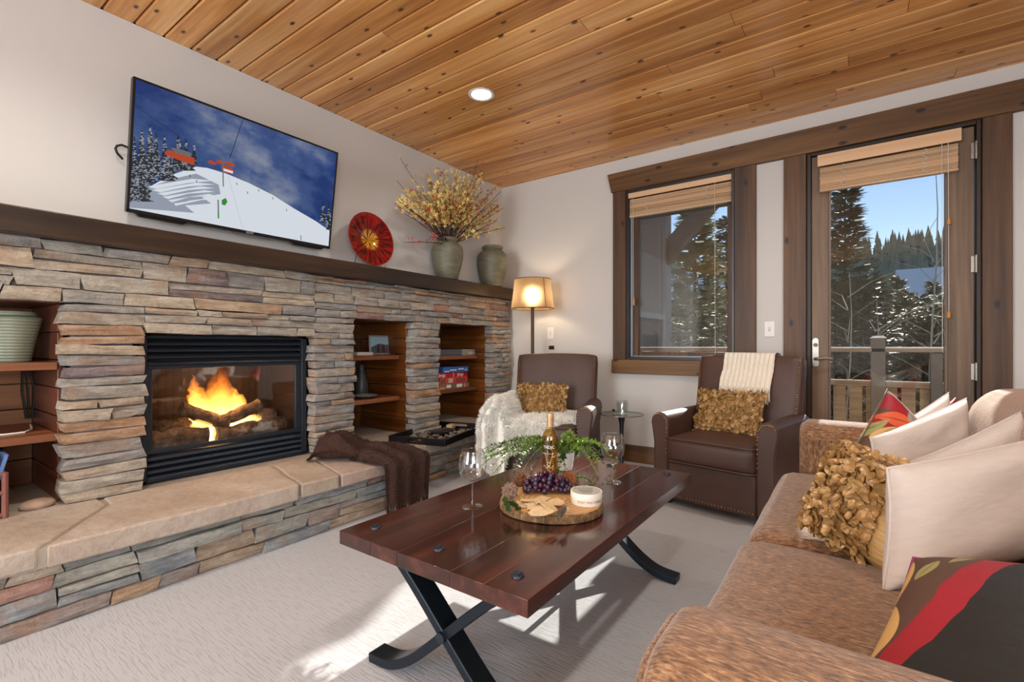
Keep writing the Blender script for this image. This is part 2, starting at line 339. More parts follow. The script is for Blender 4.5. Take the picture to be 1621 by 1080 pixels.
    t = NT('spruce_needles'); oi = t.n('ObjectInfo'); n = t.noise(t.coord('Object'), 1.6, 3)
    t.set(Base_Color=t.mix(n, t.mix(.05, oi.outputs['Color'], C(80, 86, 66)), t.mix(.5, oi.outputs['Color'], C(190, 198, 176))), Roughness=.7); M['needles'] = t.m
    M['treebark'] = plain('tree_bark', C(86, 74, 66), .9, 0, .5, .01, 30, .2)
    M['aspen'] = plain('aspen_bark', C(176, 172, 160), .8, var=.2)
make_materials()

# ------------------------------------------------------------------ room shell
XR, YR, H = 5.2, -8.0, 2.74
def shell():
    fl = tag(MB().box((-.7, YR, -.12), (XR, .25, 0)).build('floor', M['carpet']), kind='structure')
    # ceiling: a dark deck with separate tongue-and-groove boards under it
    ce = struct('ceiling', (0, 0, H))
    MB().box((-.25, YR, .014), (XR, .25, .12)).build('ceiling_deck', plain('dark_gap', C(40, 22, 10), .9), ce)
    pw = .134; y = 0.0; k = 0; first = True
    rr = random.Random(3)
    while y > -4.75:
        y1 = y-.0165 if first else y-pw; first = False
        xs = [0.0]; x = rr.uniform(.9, 3.4)
        while x < XR-.3: xs.append(x); x += rr.uniform(1.5, 2.9)
        xs.append(XR)
        for a, b in zip(xs, xs[1:]):
            L = b-a; g = .005; W = y-y1; c = .007
            prof = [(-W/2+g/2, .014), (-W/2+g/2, c), (-W/2+g/2+c, 0), (W/2-g/2-c, 0), (W/2-g/2, c), (W/2-g/2, .014)]
            if W < .03: prof = [(-W/2, .014), (-W/2, 0), (W/2, 0), (W/2, .014)]
            MB().prism([(p, q) for p, q in prof], -L/2+.0012, L/2-.0012, 'yzx').build('plank', M['pine'], ce, smooth=0, loc=((a+b)/2, (y+y1)/2, rr.uniform(-.0012, .0012)))
        y = y1
    MB().box((0, YR, 0), (XR, y, .014)).build('rear_boards', M['pine'], ce, smooth=0)
    # left wall: plaster above the mantel, backing behind the stonework
    wl = MB().box((-.2, YR, 1.5), (0, .2, H)).box((-.8, YR, 0), (-.62, .2, 1.5)).box((-.62, YR, 0), (0, -4.62, 1.5)).box((-.62, -4.62, 1.36), (-.2, .2, 1.5)).box((-.62, -.1, 0), (.0, .2, 1.5))
    tag(wl.build('wall_left', M['wall'], smooth=0), kind='structure')
    # back wall with the window and the door openings
    T = .2
    wb = MB()
    for lo, hi in [((-.2, 0), (1.40, H)), ((1.40, 2.45), (2.318, H)), ((1.40, 0), (2.318, .915)), ((2.318, 0), (2.80, H)), ((2.80, 2.45), (3.745, H)), ((3.745, 0), (XR+.2, H))]:
        wb.box((lo[0], 0, lo[1]), (hi[0], T, hi[1]))
    tag(wb.build('wall_back', M['wall'], smooth=0), kind='structure')
    wr = MB()
    for lo, hi in [((YR, 0), (-6.6, H)), ((-6.6, 0), (-4.6, .5)), ((-6.6, 2.4), (-4.6, H)), ((-4.6, 0), (0, H))]: wr.box((XR, lo[0], lo[1]), (XR+.2, hi[0], hi[1]))
    tag(wr.build('wall_right', M['wall'], smooth=0), kind='structure')
    we = MB()
    for lo, hi in [((-.2, 0), (.75, H)), ((.75, 0), (2.5, .4)), ((.75, 2.5), (2.5, H)), ((2.5, 0), (XR+.2, H))]: we.box((lo[0], YR-.2, lo[1]), (hi[0], YR, hi[1]))
    tag(we.build('wall_rear', M['wall'], smooth=0), kind='structure')
    bb = MB().prism([(0, 0), (-.022, 0), (-.022, .135), (-.014, .15), (0, .15)], 0, 2.655, 'yzx'); bb.prism([(0, 0), (-.022, 0), (-.022, .135), (-.014, .15), (0, .15)], 3.88, XR, 'yzx')
    tag(bb.build('baseboard_back', M['trim']), kind='structure')

def BW(px, py, y): p = ony(px, py, y); return p.x, p.z
def casings():
    tr = struct('trim_1')      # header over window and door
    P = [BW(961, 277, -.045), BW(967.5, 305.5, -.045)]
    MB().prism([P[0], P[1], (4.4, 2.448), (4.4, 2.632)], 0, -.045, 'xzy').build('header_beam', M['trim'], tr, bevel=.004)
    def board(name, x0, x1, z0, z1, d, m, par): return MB().box((x0, -d, z0), (x1, 0, z1)).build(name, m, par, bevel=.004)
    t2 = struct('trim_2')      # window casing
    board('side_casing', 1.295, 1.415, .915, 2.449, .03, M['trimz'], t2); board('side_casing', 2.320, 2.475, .915, 2.449, .03, M['trimz'], t2)
    board('sill_board', 1.285, 2.49, .79, .915, .038, M['trim'], t2)
    t3 = struct('trim_3')      # door casing
    board('side_casing', 2.662, 2.806, 0, 2.449, .03, M['trimz'], t3); board('side_casing', 3.735, 3.868, 0, 2.449, .03, M['trimz'], t3)
    # window: deep dark frame, sash and pane
    wn = struct('window_1')
    MB().box((1.402, .0, .917), (1.425, .16, 2.448)).box((2.293, .0, .917), (2.316, .16, 2.448)).box((1.425, .0, .917), (2.293, .16, .94)).box((1.425, 0, 2.42), (2.293, .16, 2.448)).build('window_frame', plain('dark_bronze_frame', C(58, 52, 54), .35, .2), wn, bevel=.003)
    s = MB(); y0, y1 = .095, .14
    s.box((1.425, y0, .94), (1.495, y1, 2.42)).box((2.243, y0, .94), (2.293, y1, 2.42)).box((1.495, y0, .94), (2.243, y1, .985)).box((1.495, y0, 2.36), (2.243, y1, 2.42))
    s.build('sash', M['trimz'], wn, bevel=.006)
    MB().box((1.428, .06, .94), (1.448, .09, 2.42)).box((1.448, .06, .94), (2.293, .09, .952)).build('sash_stop', plain('pale_steel_stop', C(150, 156, 164), .35, .4), wn, bevel=.003)
    MB().box((1.493, .112, .98), (2.246, .118, 2.365)).build('pane', M['glass'], wn, smooth=0)
    # door
    dr = struct('door_1')
    MB().box((2.808, -.004, 0), (2.835, .16, 2.448)).box((3.712, -.004, 0), (3.735, .16, 2.448)).box((2.835, -.004, 2.425), (3.712, .16, 2.448)).build('door_frame', plain('dark_door_frame', C(46, 34, 26), .5), dr, bevel=.003)
    y0, y1 = .012, .058
    MB().box((2.838, y0, .012), (2.942, y1, 2.42)).build('stile', M['doorz'], dr, bevel=.004); MB().box((3.580, y0, .012), (3.706, y1, 2.42)).build('stile', M['doorz'], dr, bevel=.004)
    MB().box((2.942, y0, .012), (3.580, y1, .26)).build('rail', M['trim'], dr, bevel=.004); MB().box((2.942, y0, 2.25), (3.580, y1, 2.42)).build('rail', M['trim'], dr, bevel=.004)
    b = MB(); s = .012
    b.box((2.942, .008, .26), (2.942+s, .062, 2.25)).box((3.58-s, .008, .26), (3.58, .062, 2.25)).box((2.942, .008, .26), (3.58, .062, .26+s)).build('glazing_bead', M['doorz'], dr)
    MB().box((2.948, .032, .266), (3.574, .038, 2.25)).build('pane', M['glass'], dr, smooth=0)
    for z in (2.262, 1.551, .876):
        hg = MB().box((3.688, -.001, z-.05), (3.708, .013, z+.05)).tube([(3.712, -.009, z-.055), (3.712, -.009, z+.055)], .009, 10).build('hinge', M['nickel'], dr)
    hp = MB()
    hp.prism([(2.862+.022*math.cos(a), .99+(.085 if math.sin(a) > 0 else -.085)+.022*math.sin(a)) for a in [i*PI/8 for i in range(16)]], -.0, .012, 'xzy')
    hd = hp.build('handle_plate', M['nickel'], dr, bevel=.002)
    MB().tube([(2.862, .0, .945), (2.862, -.05, .945), (2.875, -.058, .945), (2.925, -.058, .952), (2.965, -.055, .95)], [.011, .010, .011, .010, .008], 10).build('lever', M['nickel'], hd)
    MB().tube([(2.862, .0, 1.045), (2.862, -.012, 1.045)], .014, 12).build('lock_cylinder', plain('dark_brass', C(90, 78, 60), .4, .8), hd)

def blind(name, label, x0, x1, ztop, zval, zbot, y, cords):
    t = thing(name, label, 'blind', ((x0+x1)/2, y, ztop)); hw = (x1-x0)/2
    MB().box((-hw-.008, -.012, zval-ztop), (hw+.008, .0, 0)).build('valance', M['valance'], t, bevel=.002)
    MB().box((-hw, .002, -.045), (hw, .04, -.004)).build('head_rail', plain('metal_head_rail', C(120, 118, 116), .4, .5), t)
    n = 16; h = (zval-.008-zbot)/n
    for i in range(n):
        z = zbot-ztop+h*i+h*.5; a = .25*(R.random()-.5)
        m = Matrix.Translation((R.uniform(-.002, .002), .012, z)) @ Matrix.Rotation(.75+a*.9, 4, 'X')
        MB().prism([(-.012, -.001), (0, .0022), (.012, -.001), (.012, .0006), (0, .0038), (-.012, .0006)], -hw+.006, hw-.006, 'yzx', m).build('slat', M['bamboo'], t)
    MB().box((-hw+.004, -.004, zbot-ztop-.012), (hw-.004, .038, zbot-ztop)).build('bottom_rail', M['bamboo'], t, bevel=.003)
    for fx in (-.62, .55):
        p = MB()
        for k in range(10):
            z = zval-ztop-.01-(zval-zbot)*.095*k
            p.tube([(fx*hw+.012*math.sin(k*2.1), -.006, z), (fx*hw+.015*math.sin(k*2.1+1.4), -.012, z-.014), (fx*hw+.012*math.sin(k*2.1+2.1), -.006, z-.02)], .0016, 5)
        p.build('ladder_cord', M['cord'], t)
    for cx, zl, tassel in cords:
        p = MB().tube([(cx-(x0+x1)/2, -.014, zval-ztop), (cx-(x0+x1)/2+.003, -.012, zl-ztop)], .0016, 6).build('pull_cord', M['cord'], t)
        if tassel:
            for tz in tassel: MB().lathe([(.003, .02), (.008, .01), (.010, 0), (.0085, -.014), (.011, -.018), (.011, -.024), (.004, -.028)], 12, Matrix.Translation((cx-(x0+x1)/2+.003, -.012, tz-ztop))).build('tassel', plain('amber_wood_tassel', C(196, 132, 66), .4), p)
    return t
def blinds():
    blind('window_blind', 'pale wooden blind drawn up at the top of the single window', 1.425, 2.300, 2.442, 2.375, 2.215, .03, [(1.472, 1.43, [1.46, 1.43]), (2.165, .96, None)])
    blind('door_blind', 'pale wooden blind drawn up over the glass of the patio door', 2.885, 3.63, 2.405, 2.325, 2.155, -.045, [(3.545, 1.0, None), (3.575, 1.22, [1.83, 1.24])])

# ------------------------------------------------------------------ stone fireplace
XS = .17
PAL = [(176, 156, 130), (186, 166, 138), (166, 152, 132), (152, 144, 132), (162, 156, 146), (184, 148, 108), (178, 150, 116), (144, 138, 132), (176, 164, 146), (196, 180, 154), (134, 128, 124), (186, 168, 144), (158, 146, 130)]
PALG = [(154, 150, 144), (164, 158, 148), (142, 140, 138), (172, 160, 142), (176, 154, 126), (136, 134, 132), (166, 154, 138), (180, 146, 106), (162, 150, 134), (152, 142, 134)]
PALR = [(132, 78, 68), (176, 112, 88), (176, 122, 70), (104, 76, 80), (188, 132, 78)]
def stone_mesh(rr, w, h, d, rough=1.0, nu=4, nv=2):
    """ledge stone: w along local x, h along local z, front face at local -y (d deep)"""
    vs = []; fs = []
    sl = rr.uniform(-.012, .012); sr = rr.uniform(-.012, .012); tt = rr.uniform(-.004, .004)*rough
    def P(i, j):
        u = i/nu; v = j/nv
        x = -w/2+w*u; z = -h/2+h*v
        ed = (i in (0, nu)) or (j in (0, nv))
        if i == 0: x += sl*(v-.5)*2*min(1, h/.05)
        if i == nu: x += sr*(v-.5)*2*min(1, h/.05)
        if j in (0, nv): z += (tt*(u-.5)*2 + rr.uniform(-.0025, .0025))*rough
        y = -d + (rr.uniform(.004, .011) if ed else rr.uniform(-.007, .006))*rough
        return (x+(rr.uniform(-.004, .004) if 0 < i < nu else 0), y, z)
    for j in range(nv+1):
        for i in range(nu+1): vs.append(P(i, j))
    W = nu+1
    fs += [(j*W+i, j*W+i+1, (j+1)*W+i+1, (j+1)*W+i) for j in range(nv) for i in range(nu)]
    ring = [i for i in range(W)] + [j*W+nu for j in range(1, nv+1)] + [nv*W+i for i in range(nu-1, -1, -1)] + [j*W for j in range(nv-1, 0, -1)]
    o = len(vs); vs += [(vs[i][0], 0, vs[i][2]) for i in ring]; n = len(ring)
    fs += [(ring[k], o+k, o+(k+1) % n, ring[(k+1) % n]) for k in range(n)]
    return vs, fs
def lay_stone(par, rr, w, h, d, loc, rz, col, mat=None, name='stone'):
    vs, fs = stone_mesh(rr, w, h, d)
    o = MB().add(vs, fs).build(name, mat or M['stone'], par, smooth=38, loc=loc); o.rotation_euler = (0, 0, rz)
    j = rr.uniform(.92, 1.06); c = C(*[min(255, v*j) for v in col]); o.color = c
    return o
def courses(par, rr, y0, y1, z0, z1, hmin, hmax, lmin, lmax, pal, jag=0.0, depth=.1, red=.06, x=XS):
    """fill the rectangle (wall plane facing +x, y0 < y1) with ledge-stone courses"""
    z = z0
    while z < z1-.012:
        h = rr.uniform(hmin, hmax)
        if z1-z-h < hmin*.8: h = z1-z
        y = y0+rr.uniform(-jag, jag); ye = y1+rr.uniform(-jag, jag)
        while y < ye-.02:
            L = rr.uniform(lmin, lmax)*(.6 if rr.random() < .15 else 1)
            if ye-y-L < lmin*.55: L = ye-y
            d = depth+rr.uniform(-.012, .016)
            split = h > .07 and L > .16 and rr.random() < .45
            parts = [(z, h)] if not split else [(z, h*.52), (z+h*.52, h*.48)]
            for zz, hh in parts:
                c = rr.choice(PALR) if rr.random() < red else rr.choice(pal)
                lay_stone(par, rr, L-.006, hh-.006, d+(rr.uniform(-.008, .008) if split else 0), (x-depth, y+L/2, zz+hh/2), PI/2, c)
            y += L
        z += h
def fireplace():
    fp = thing('stone_fireplace', 'long ledge-stone fireplace wall with three shelf openings', 'fireplace', (0, -2.2, 0))
    rr = random.Random(11); top = 1.515
    core = struct_core = MB()
    D = XS-.032
    # mortar core, around the openings
    for y0, y1, z0, z1 in [(-4.6, -.07, 1.262, top), (-3.50, -3.28, .05, 1.235), (-3.28, -2.25, 1.13, 1.235), (-2.25, -2.03, .05, 1.235), (-1.365, -1.155, .05, 1.235), (-.32, -.08, .05, 1.235), (-4.6, -4.45, .05, 1.235)]:
        core.box((.02, y0, z0), (D, y1, z1))
    o = core.build('mortar', M['mortar'], fp, smooth=0); o.location = (0, 2.2, 0)
    holder = fp
    def cs(*a, **k): courses(fp, rr, *a, **k)
    n0 = len(fp.children)
    cs(-4.6, -2.29, 1.235, top, .040, .092, .16, .50, PAL, 0, .1, .13)
    cs(-2.29, -.065, 1.235, top, .028, .070, .12, .38, PALG, 0, .1, .11)
    cs(-3.238, -2.29, 1.10, 1.235, .038, .058, .14, .36, PAL, 0, .1, .02)
    cs(-3.545, -3.235, .31, 1.235, .042, .066, .2, .4, PAL, .012, .105, .12)
    cs(-2.292, -1.985, .31, 1.235, .036, .066, .13, .34, PALG, .014, .105, .10)
    cs(-1.405, -1.112, .31, 1.235, .036, .068, .13, .34, PALG, .012, .105, .12)
    cs(-.362, -.068, .31, 1.235, .036, .06, .13, .3, PALG, .01, .105, .14)
    for c in list(fp.children):
        if c.name.startswith('stone'): c.location = (c.location.x, c.location.y+2.2, c.location.z)
    # mantel
    mt = MB().box((.004, -4.6, 1.515), (.232, -.035, 1.628)).build('mantel_shelf', M['mantel'], None, bevel=.005)
    tag(mt, 'long dark wooden mantel beam above the stone fireplace', 'mantel')
    # hearth
    he = thing('hearth', 'raised flagstone hearth along the foot of the stone wall', 'hearth', (.3, -2.4, 0))
    def rel(p): return (p[0]-.3, p[1]+2.4, p[2])
    MB().box(rel((-.6, -4.58, 0)), rel((.63, -1.90, .23))).box(rel((-.6, -1.90, 0)), rel((.40, -.13, .23))).box(rel((.0, -4.58, .23)), rel((.70, -1.87, .3005))).box(rel((.0, -1.87, .23)), rel((.49, -.14, .3005))).build('core', plain('pale_bedding', C(168, 156, 142), .95, 0, .5, .004, 80, .12), he, smooth=0)
    rr = random.Random(21)
    def hc(y0, y1, x, z0, z1, hmin, hmax, lmin, lmax, pal, red):
        b = len(he.children); courses(he, rr, y0, y1, z0, z1, hmin, hmax, lmin, lmax, pal, 0, .06, red, x)
        for c in list(he.children)[b:]:
            if c.name.startswith('stone'): c.location = Vector(rel(c.location))
    hc(-4.6, -1.89, .69, .0, .235, .05, .085, .16, .46, [(160, 160, 150), (172, 158, 138), (150, 150, 146), (178, 150, 118), (140, 150, 154), (186, 150, 108), (168, 166, 152), (150, 128, 116)], .16)
    hc(-1.88, -.13, .45, .0, .235, .045, .075, .13, .36, [(150, 146, 138), (166, 154, 138), (132, 130, 128), (178, 150, 116), (158, 158, 150)], .08)
    def slab(name, poly, z0, z1, col, wob=.010, bev=.009):
        P = []
        n = len(poly)
        for i in range(n):
            a = Vector(poly[i]); b = Vector(poly[(i+1) % n]); k = max(1, int((b-a).length/.09))
            for j in range(k):
                p = a.lerp(b, j/k); P.append((p.x-.3+(nz((p.x, p.y, z0), 7)*wob), p.y+2.4+nz((p.y, p.x, 3), 7)*wob))
        o = MB().prism(P, z0, z1, 'xyz').build(name, M['slab'], he, bevel=bev, seg=3); o.color = C(*col); return o
    # top slabs (front lip hangs over the stones)
    slab('flagstone', [(-.56, -4.6), (.70, -4.6), (.705, -3.72), (.30, -3.42), (-.56, -3.42)], .232, .31, (178, 162, 144))
    slab('flagstone', [(.32, -3.41), (.72, -3.70), (.735, -3.2), (.735, -2.74), (.20, -2.62), (.17, -3.40)], .228, .312, (184, 167, 150))
    slab('flagstone', [(.215, -2.60), (.735, -2.725), (.735, -2.56), (.735, -2.50), (.19, -2.36)], .235, .311, (178, 160, 140))
    slab('flagstone', [(.20, -2.34), (.735, -2.485), (.735, -1.86), (.53, -1.84), (.19, -1.86)], .236, .308, (182, 160, 148))
    slab('flagstone', [(.07, -3.23), (.16, -3.40), (.185, -2.62), (.18, -2.30), (.07, -2.29)], .235, .305, (164, 150, 134), bev=.006)
    slab('flagstone', [(-.56, -2.0), (.18, -1.845), (.53, -1.825), (.525, -1.20), (.10, -1.15), (-.56, -1.12)], .238, .309, (174, 160, 146))
    slab('flagstone', [(-.56, -1.10), (.10, -1.135), (.525, -1.185), (.52, -.13), (-.56, -.13)], .238, .307, (170, 156, 144))
    o = MB().box(rel((-.56, -4.55, .235)), rel((.1, -3.43, .3085))).build('inner_floor', M['slab'], he); o.color = C(150, 122, 96)
    # rounded bedding pebble at the mouth of the magazine niche
    o = MB().ball((0, 0, 0), .045, 12, 8, (1, 1.4, .55)).build('pebble', M['slab'], he, smooth=180, loc=rel((.11, -3.62, .326))); o.color = C(176, 140, 112)
    # niches lined with boards
    def niche(label, y0, y1, xb, shelfx, msd, mbk, shelves):
        n = thing('shelf_niche', label, 'built-in shelf', (0, (y0+y1)/2, .31)); hw = (y1-y0)/2; z1 = 1.235-.31
        k = 7; hgt = z1/k
        for i in range(k):
            for s, nm in ((1, 'side_plank'), (-1, 'side_plank')):
                MB().box((xb, 0, -hgt/2+.002), (.066, s*.02, hgt/2-.002)).build(nm, msd, n, bevel=.003, loc=(0, s*(hw), hgt*(i+.5)+.001*(i % 2)))
            MB().box((-.02, -hw, -hgt/2+.002), (0, hw, hgt/2-.002)).build('back_plank', mbk, n, bevel=.003, loc=(xb, 0, hgt*(i+.5)))
        MB().box((xb, -hw, 0), (.10, hw, .02)).build('top_board', msd, n, loc=(0, 0, z1))
        for z in shelves:
            MB().box((xb+.002, -hw+.003, -.036), (shelfx, hw-.003, 0)).build('shelf', M['shelf'], n, bevel=.003, loc=(0, 0, z-.31))
        return n
    niche('open shelf niche with reddish boards holding a magazine basket', -4.42, -3.545, -.45, .085, M['niche_red'], M['nichey'], (.962, .632))
    niche('board-lined shelf niche between the firebox and the narrow stone pier', -1.985, -1.408, -.535, -.012, M['niche'], M['niche'], (.962, .618))
    niche('board-lined shelf niche filled with board games near the floor lamp', -1.112, -.365, -.535, -.03, M['niche'], M['niche'], (.945, .628))

def insert():
    y0, y1, z0, z1 = -3.232, -2.298, .313, 1.092
    t = thing('fireplace_insert', 'black steel gas fireplace insert with louvres and glass front', 'fireplace insert', (.06, (y0+y1)/2, z0)); hw = (y1-y0)/2; hh = z1-z0
    bm = M['blackmetal']
    # firebox
    f = MB(); d = -.42
    f.box((d, -hw+.03, .12), (d+.01, hw-.03, .64)).box((d, -hw+.03, .11), (-.01, hw-.03, .12)).box((d, -hw+.03, .64), (-.01, hw-.03, .65)).box((d, -hw+.02, .11), (-.01, -hw+.03, .65)).box((d, hw-.03, .11), (-.01, hw-.02, .65))
    t2 = NT('sooty_firebrick'); br = t2.n('TexBrick', {'Vector': t2.coord('Object', (1, 1, 1), 0, (0, PI/2, 0)), 'Scale': 6.0, 'Color1': C(62, 42, 34), 'Color2': C(50, 34, 28), 'Mortar': C(30, 22, 18)}); t2.set(Base_Color=br.outputs['Color'], Roughness=.9)
    f.build('firebox', t2.m, t, smooth=0)
    MB().box((-.02, -hw, 0), (.012, -hw+.035, hh)).box((-.02, hw-.035, 0), (.012, hw, hh)).box((-.02, -hw, hh-.012), (.012, hw, hh)).box((-.02, -hw, 0), (.012, hw, .012)).build('surround', bm, t, bevel=.003)
    MB().box((-.015, -hw+.035, .148), (.006, hw-.035, .172)).box((-.015, -hw+.035, .60), (.006, hw-.035, .618)).box((-.015, -hw+.035, .172), (.004, -hw+.06, .60)).box((-.015, hw-.075, .172), (.004, hw-.035, .60)).build('door_frame', bm, t, bevel=.003)
    MB().box((-.008, -hw+.055, .165), (-.004, hw-.07, .605)).build('glass_front', M['fireglass'], t, smooth=0)
    MB().box((-.05, -hw+.03, .618), (-.045, hw-.03, hh)).build('upper_louvre_backing', M['black'], t, smooth=0); MB().box((-.05, -hw+.03, .0), (-.045, hw-.03, .148)).build('lower_louvre_backing', M['black'], t, smooth=0)
    def louvre(z, h):
        MB().prism([(-.026, h*.55), (.0, h*.30), (.014, -h*.1), (.014, -h*.28), (.006, -h*.28), (-.004, h*.1), (-.026, h*.38)], -hw+.036, hw-.036, 'xzy').build('louvre', bm, t, loc=(0, 0, z), smooth=60)
    for i in range(4): louvre(.632+.036*i, .036)
    for i in range(4): louvre(.022+.034*i, .034)
    # logs and flames: things in the box
    lm = NT('charred_log'); n = lm.noise(lm.coord('Object', (1, 1, 1), 7), 18, 5, .7); lm.set(Base_Color=lm.ramp(n, [(.35, C(50, 38, 32)), (.55, C(110, 86, 68)), (.75, C(168, 140, 112))]), Roughness=.9).bump(n, .9, .02)
    em = NT('ember_bed'); n = em.noise(em.coord('Object'), 30, 4, .7); em.set(Base_Color=C(40, 30, 26), Roughness=.95, Emission_Color=C(255, 110, 20), Emission_Strength=em.math('MULTIPLY', em.ramp(n, [(.58, G(0)), (.72, G(1))]), 1.2)).bump(n, 1, .02)
    cy = (y0+y1)/2; zb = z0+.12
    eb = MB().grid(lambda u, v: (-.30+.26*v+.0, -.33+.66*u, .012+.035*math.sin(PI*u)*math.sin(PI*v)+.012*nz((u*9, v*7, 2))), 24, 10).build('ember_bed', em.m, t, smooth=180, loc=(-.06, 0, .12))
    def log(label, a, b, r, rad2=None):
        a = Vector(a); b = Vector(b); o = (a+b)/2; n = 9; mb = MB()
        mb.tube([a.lerp(b, i/n)-o + Vector((nz((i, r*90, 1), .7), nz((i, 3, r*70), .7), nz((5, i, r*50), .7)))*.012 for i in range(n+1)], [r*(1+.18*nz((i*1.3, r*100, 7))) for i in range(n+1)], 12)
        x = mb.build('gas_log', lm.m, None, smooth=50, loc=o); tag(x, label, 'log', 'ceramic logs in the firebox'); return x
    X = .06
    log('thick charred log lying along the front of the firebox, near its stone pier', (X-.10, cy-.40, zb+.075), (X-.13, cy-.10, zb+.07), .062)
    log('long pale log lying across the front centre of the fire', (X-.10, cy-.05, zb+.06), (X-.12, cy+.36, zb+.08), .052)
    log('big grey log at the back of the firebox behind the flames', (X-.28, cy-.38, zb+.11), (X-.27, cy+.38, zb+.11), .065)
    log('slim log leaning up from the embers with its round cut end showing', (X-.12, cy-.04, zb+.13), (X-.10, cy+.21, zb+.225), .040)
    log('slim sooty log slanting down toward the middle of the flames', (X-.16, cy-.22, zb+.235), (X-.11, cy+.02, zb+.12), .040)
    fm = NT('gas_flame'); fm.t.nodes.remove(fm.b)
    tc = fm.n('TexCoord'); sp = fm.n('SeparateXYZ', {'Vector': tc.outputs['Object']}); lw = fm.n('LayerWeight', {'Blend': .5})
    colr = fm.ramp(sp.outputs['Z'], [(.0, C(255, 214, 140)), (.14, C(255, 182, 80)), (.30, C(255, 124, 26))])
    e = fm.n('Emission', {'Color': colr, 'Strength': fm.math('MAXIMUM', fm.math('MULTIPLY_ADD', sp.outputs['Z'], -26.0, 11.0), 1.6)})
    tr = fm.n('BsdfTransparent')
    fac = fm.math('MULTIPLY', fm.math('POWER', fm.math('SUBTRACT', 1.0, lw.outputs['Facing']), 2.0), fm.math('MULTIPLY_ADD', sp.outputs['Z'], -1.0, .42))
    mx = fm.n('MixShader', {0: fac, 1: tr.outputs[0], 2: e.outputs[0]}); fm.t.links.new(mx.outputs[0], fm.out.inputs[0])
    def flame(label, y, x, z, h, r, lean):
        t = thing('flame', label, 'flame', (x, y, z), 0, 'flames in the firebox'); n = 16
        for k, (sc, hs) in enumerate(((1.35, 1.12), (1.05, 1.0), (.75, .86), (.45, .66))):
            m = MB()
            m.tube([(nz((i*.5, y*9, k))*.012*(i/n), lean*(i/n)+nz((i*.7, y*7, 4+k*.4))*.034*(i/n), h*hs*i/n) for i in range(n+1)], [max(.002, r*sc*(math.sin(PI*min(1, (i/n)*.74+.26))**1.2)*(1+.25*nz((i*.9, y*11, k)))*(1 if i < n else .02)) for i in range(n+1)], 14)
            o = m.build('flame_sheet', fm.m, t, smooth=180); o.scale = (.55, 1, 1)
        return t
    flame('tall yellow flame rising in the centre of the firebox', cy+.0, X-.17, zb+.08, .38, .085, .0)
    flame('short flame tongue beside the tall centre flame', cy+.10, X-.17, zb+.09, .22, .065, -.01)
    flame('wispy orange flame flaring off to the side of the tall flame', cy-.08, X-.19, zb+.10, .30, .05, -.07)
    flame('low bright flame between the two front logs', cy-.10, X-.13, zb+.02, .16, .06, -.03)
    flame('low white-hot flame under the leaning log', cy+.13, X-.15, zb+.03, .14, .085, .02)
    pl = bpy.data.lights.new('fire_glow', 'POINT'); po = bpy.data.objects.new('fire_glow', pl); COL.objects.link(po); pl.energy = 5; pl.color = (1, .5, .18); pl.shadow_soft_size = .06; po.location = (X-.12, cy+.02, zb+.32)

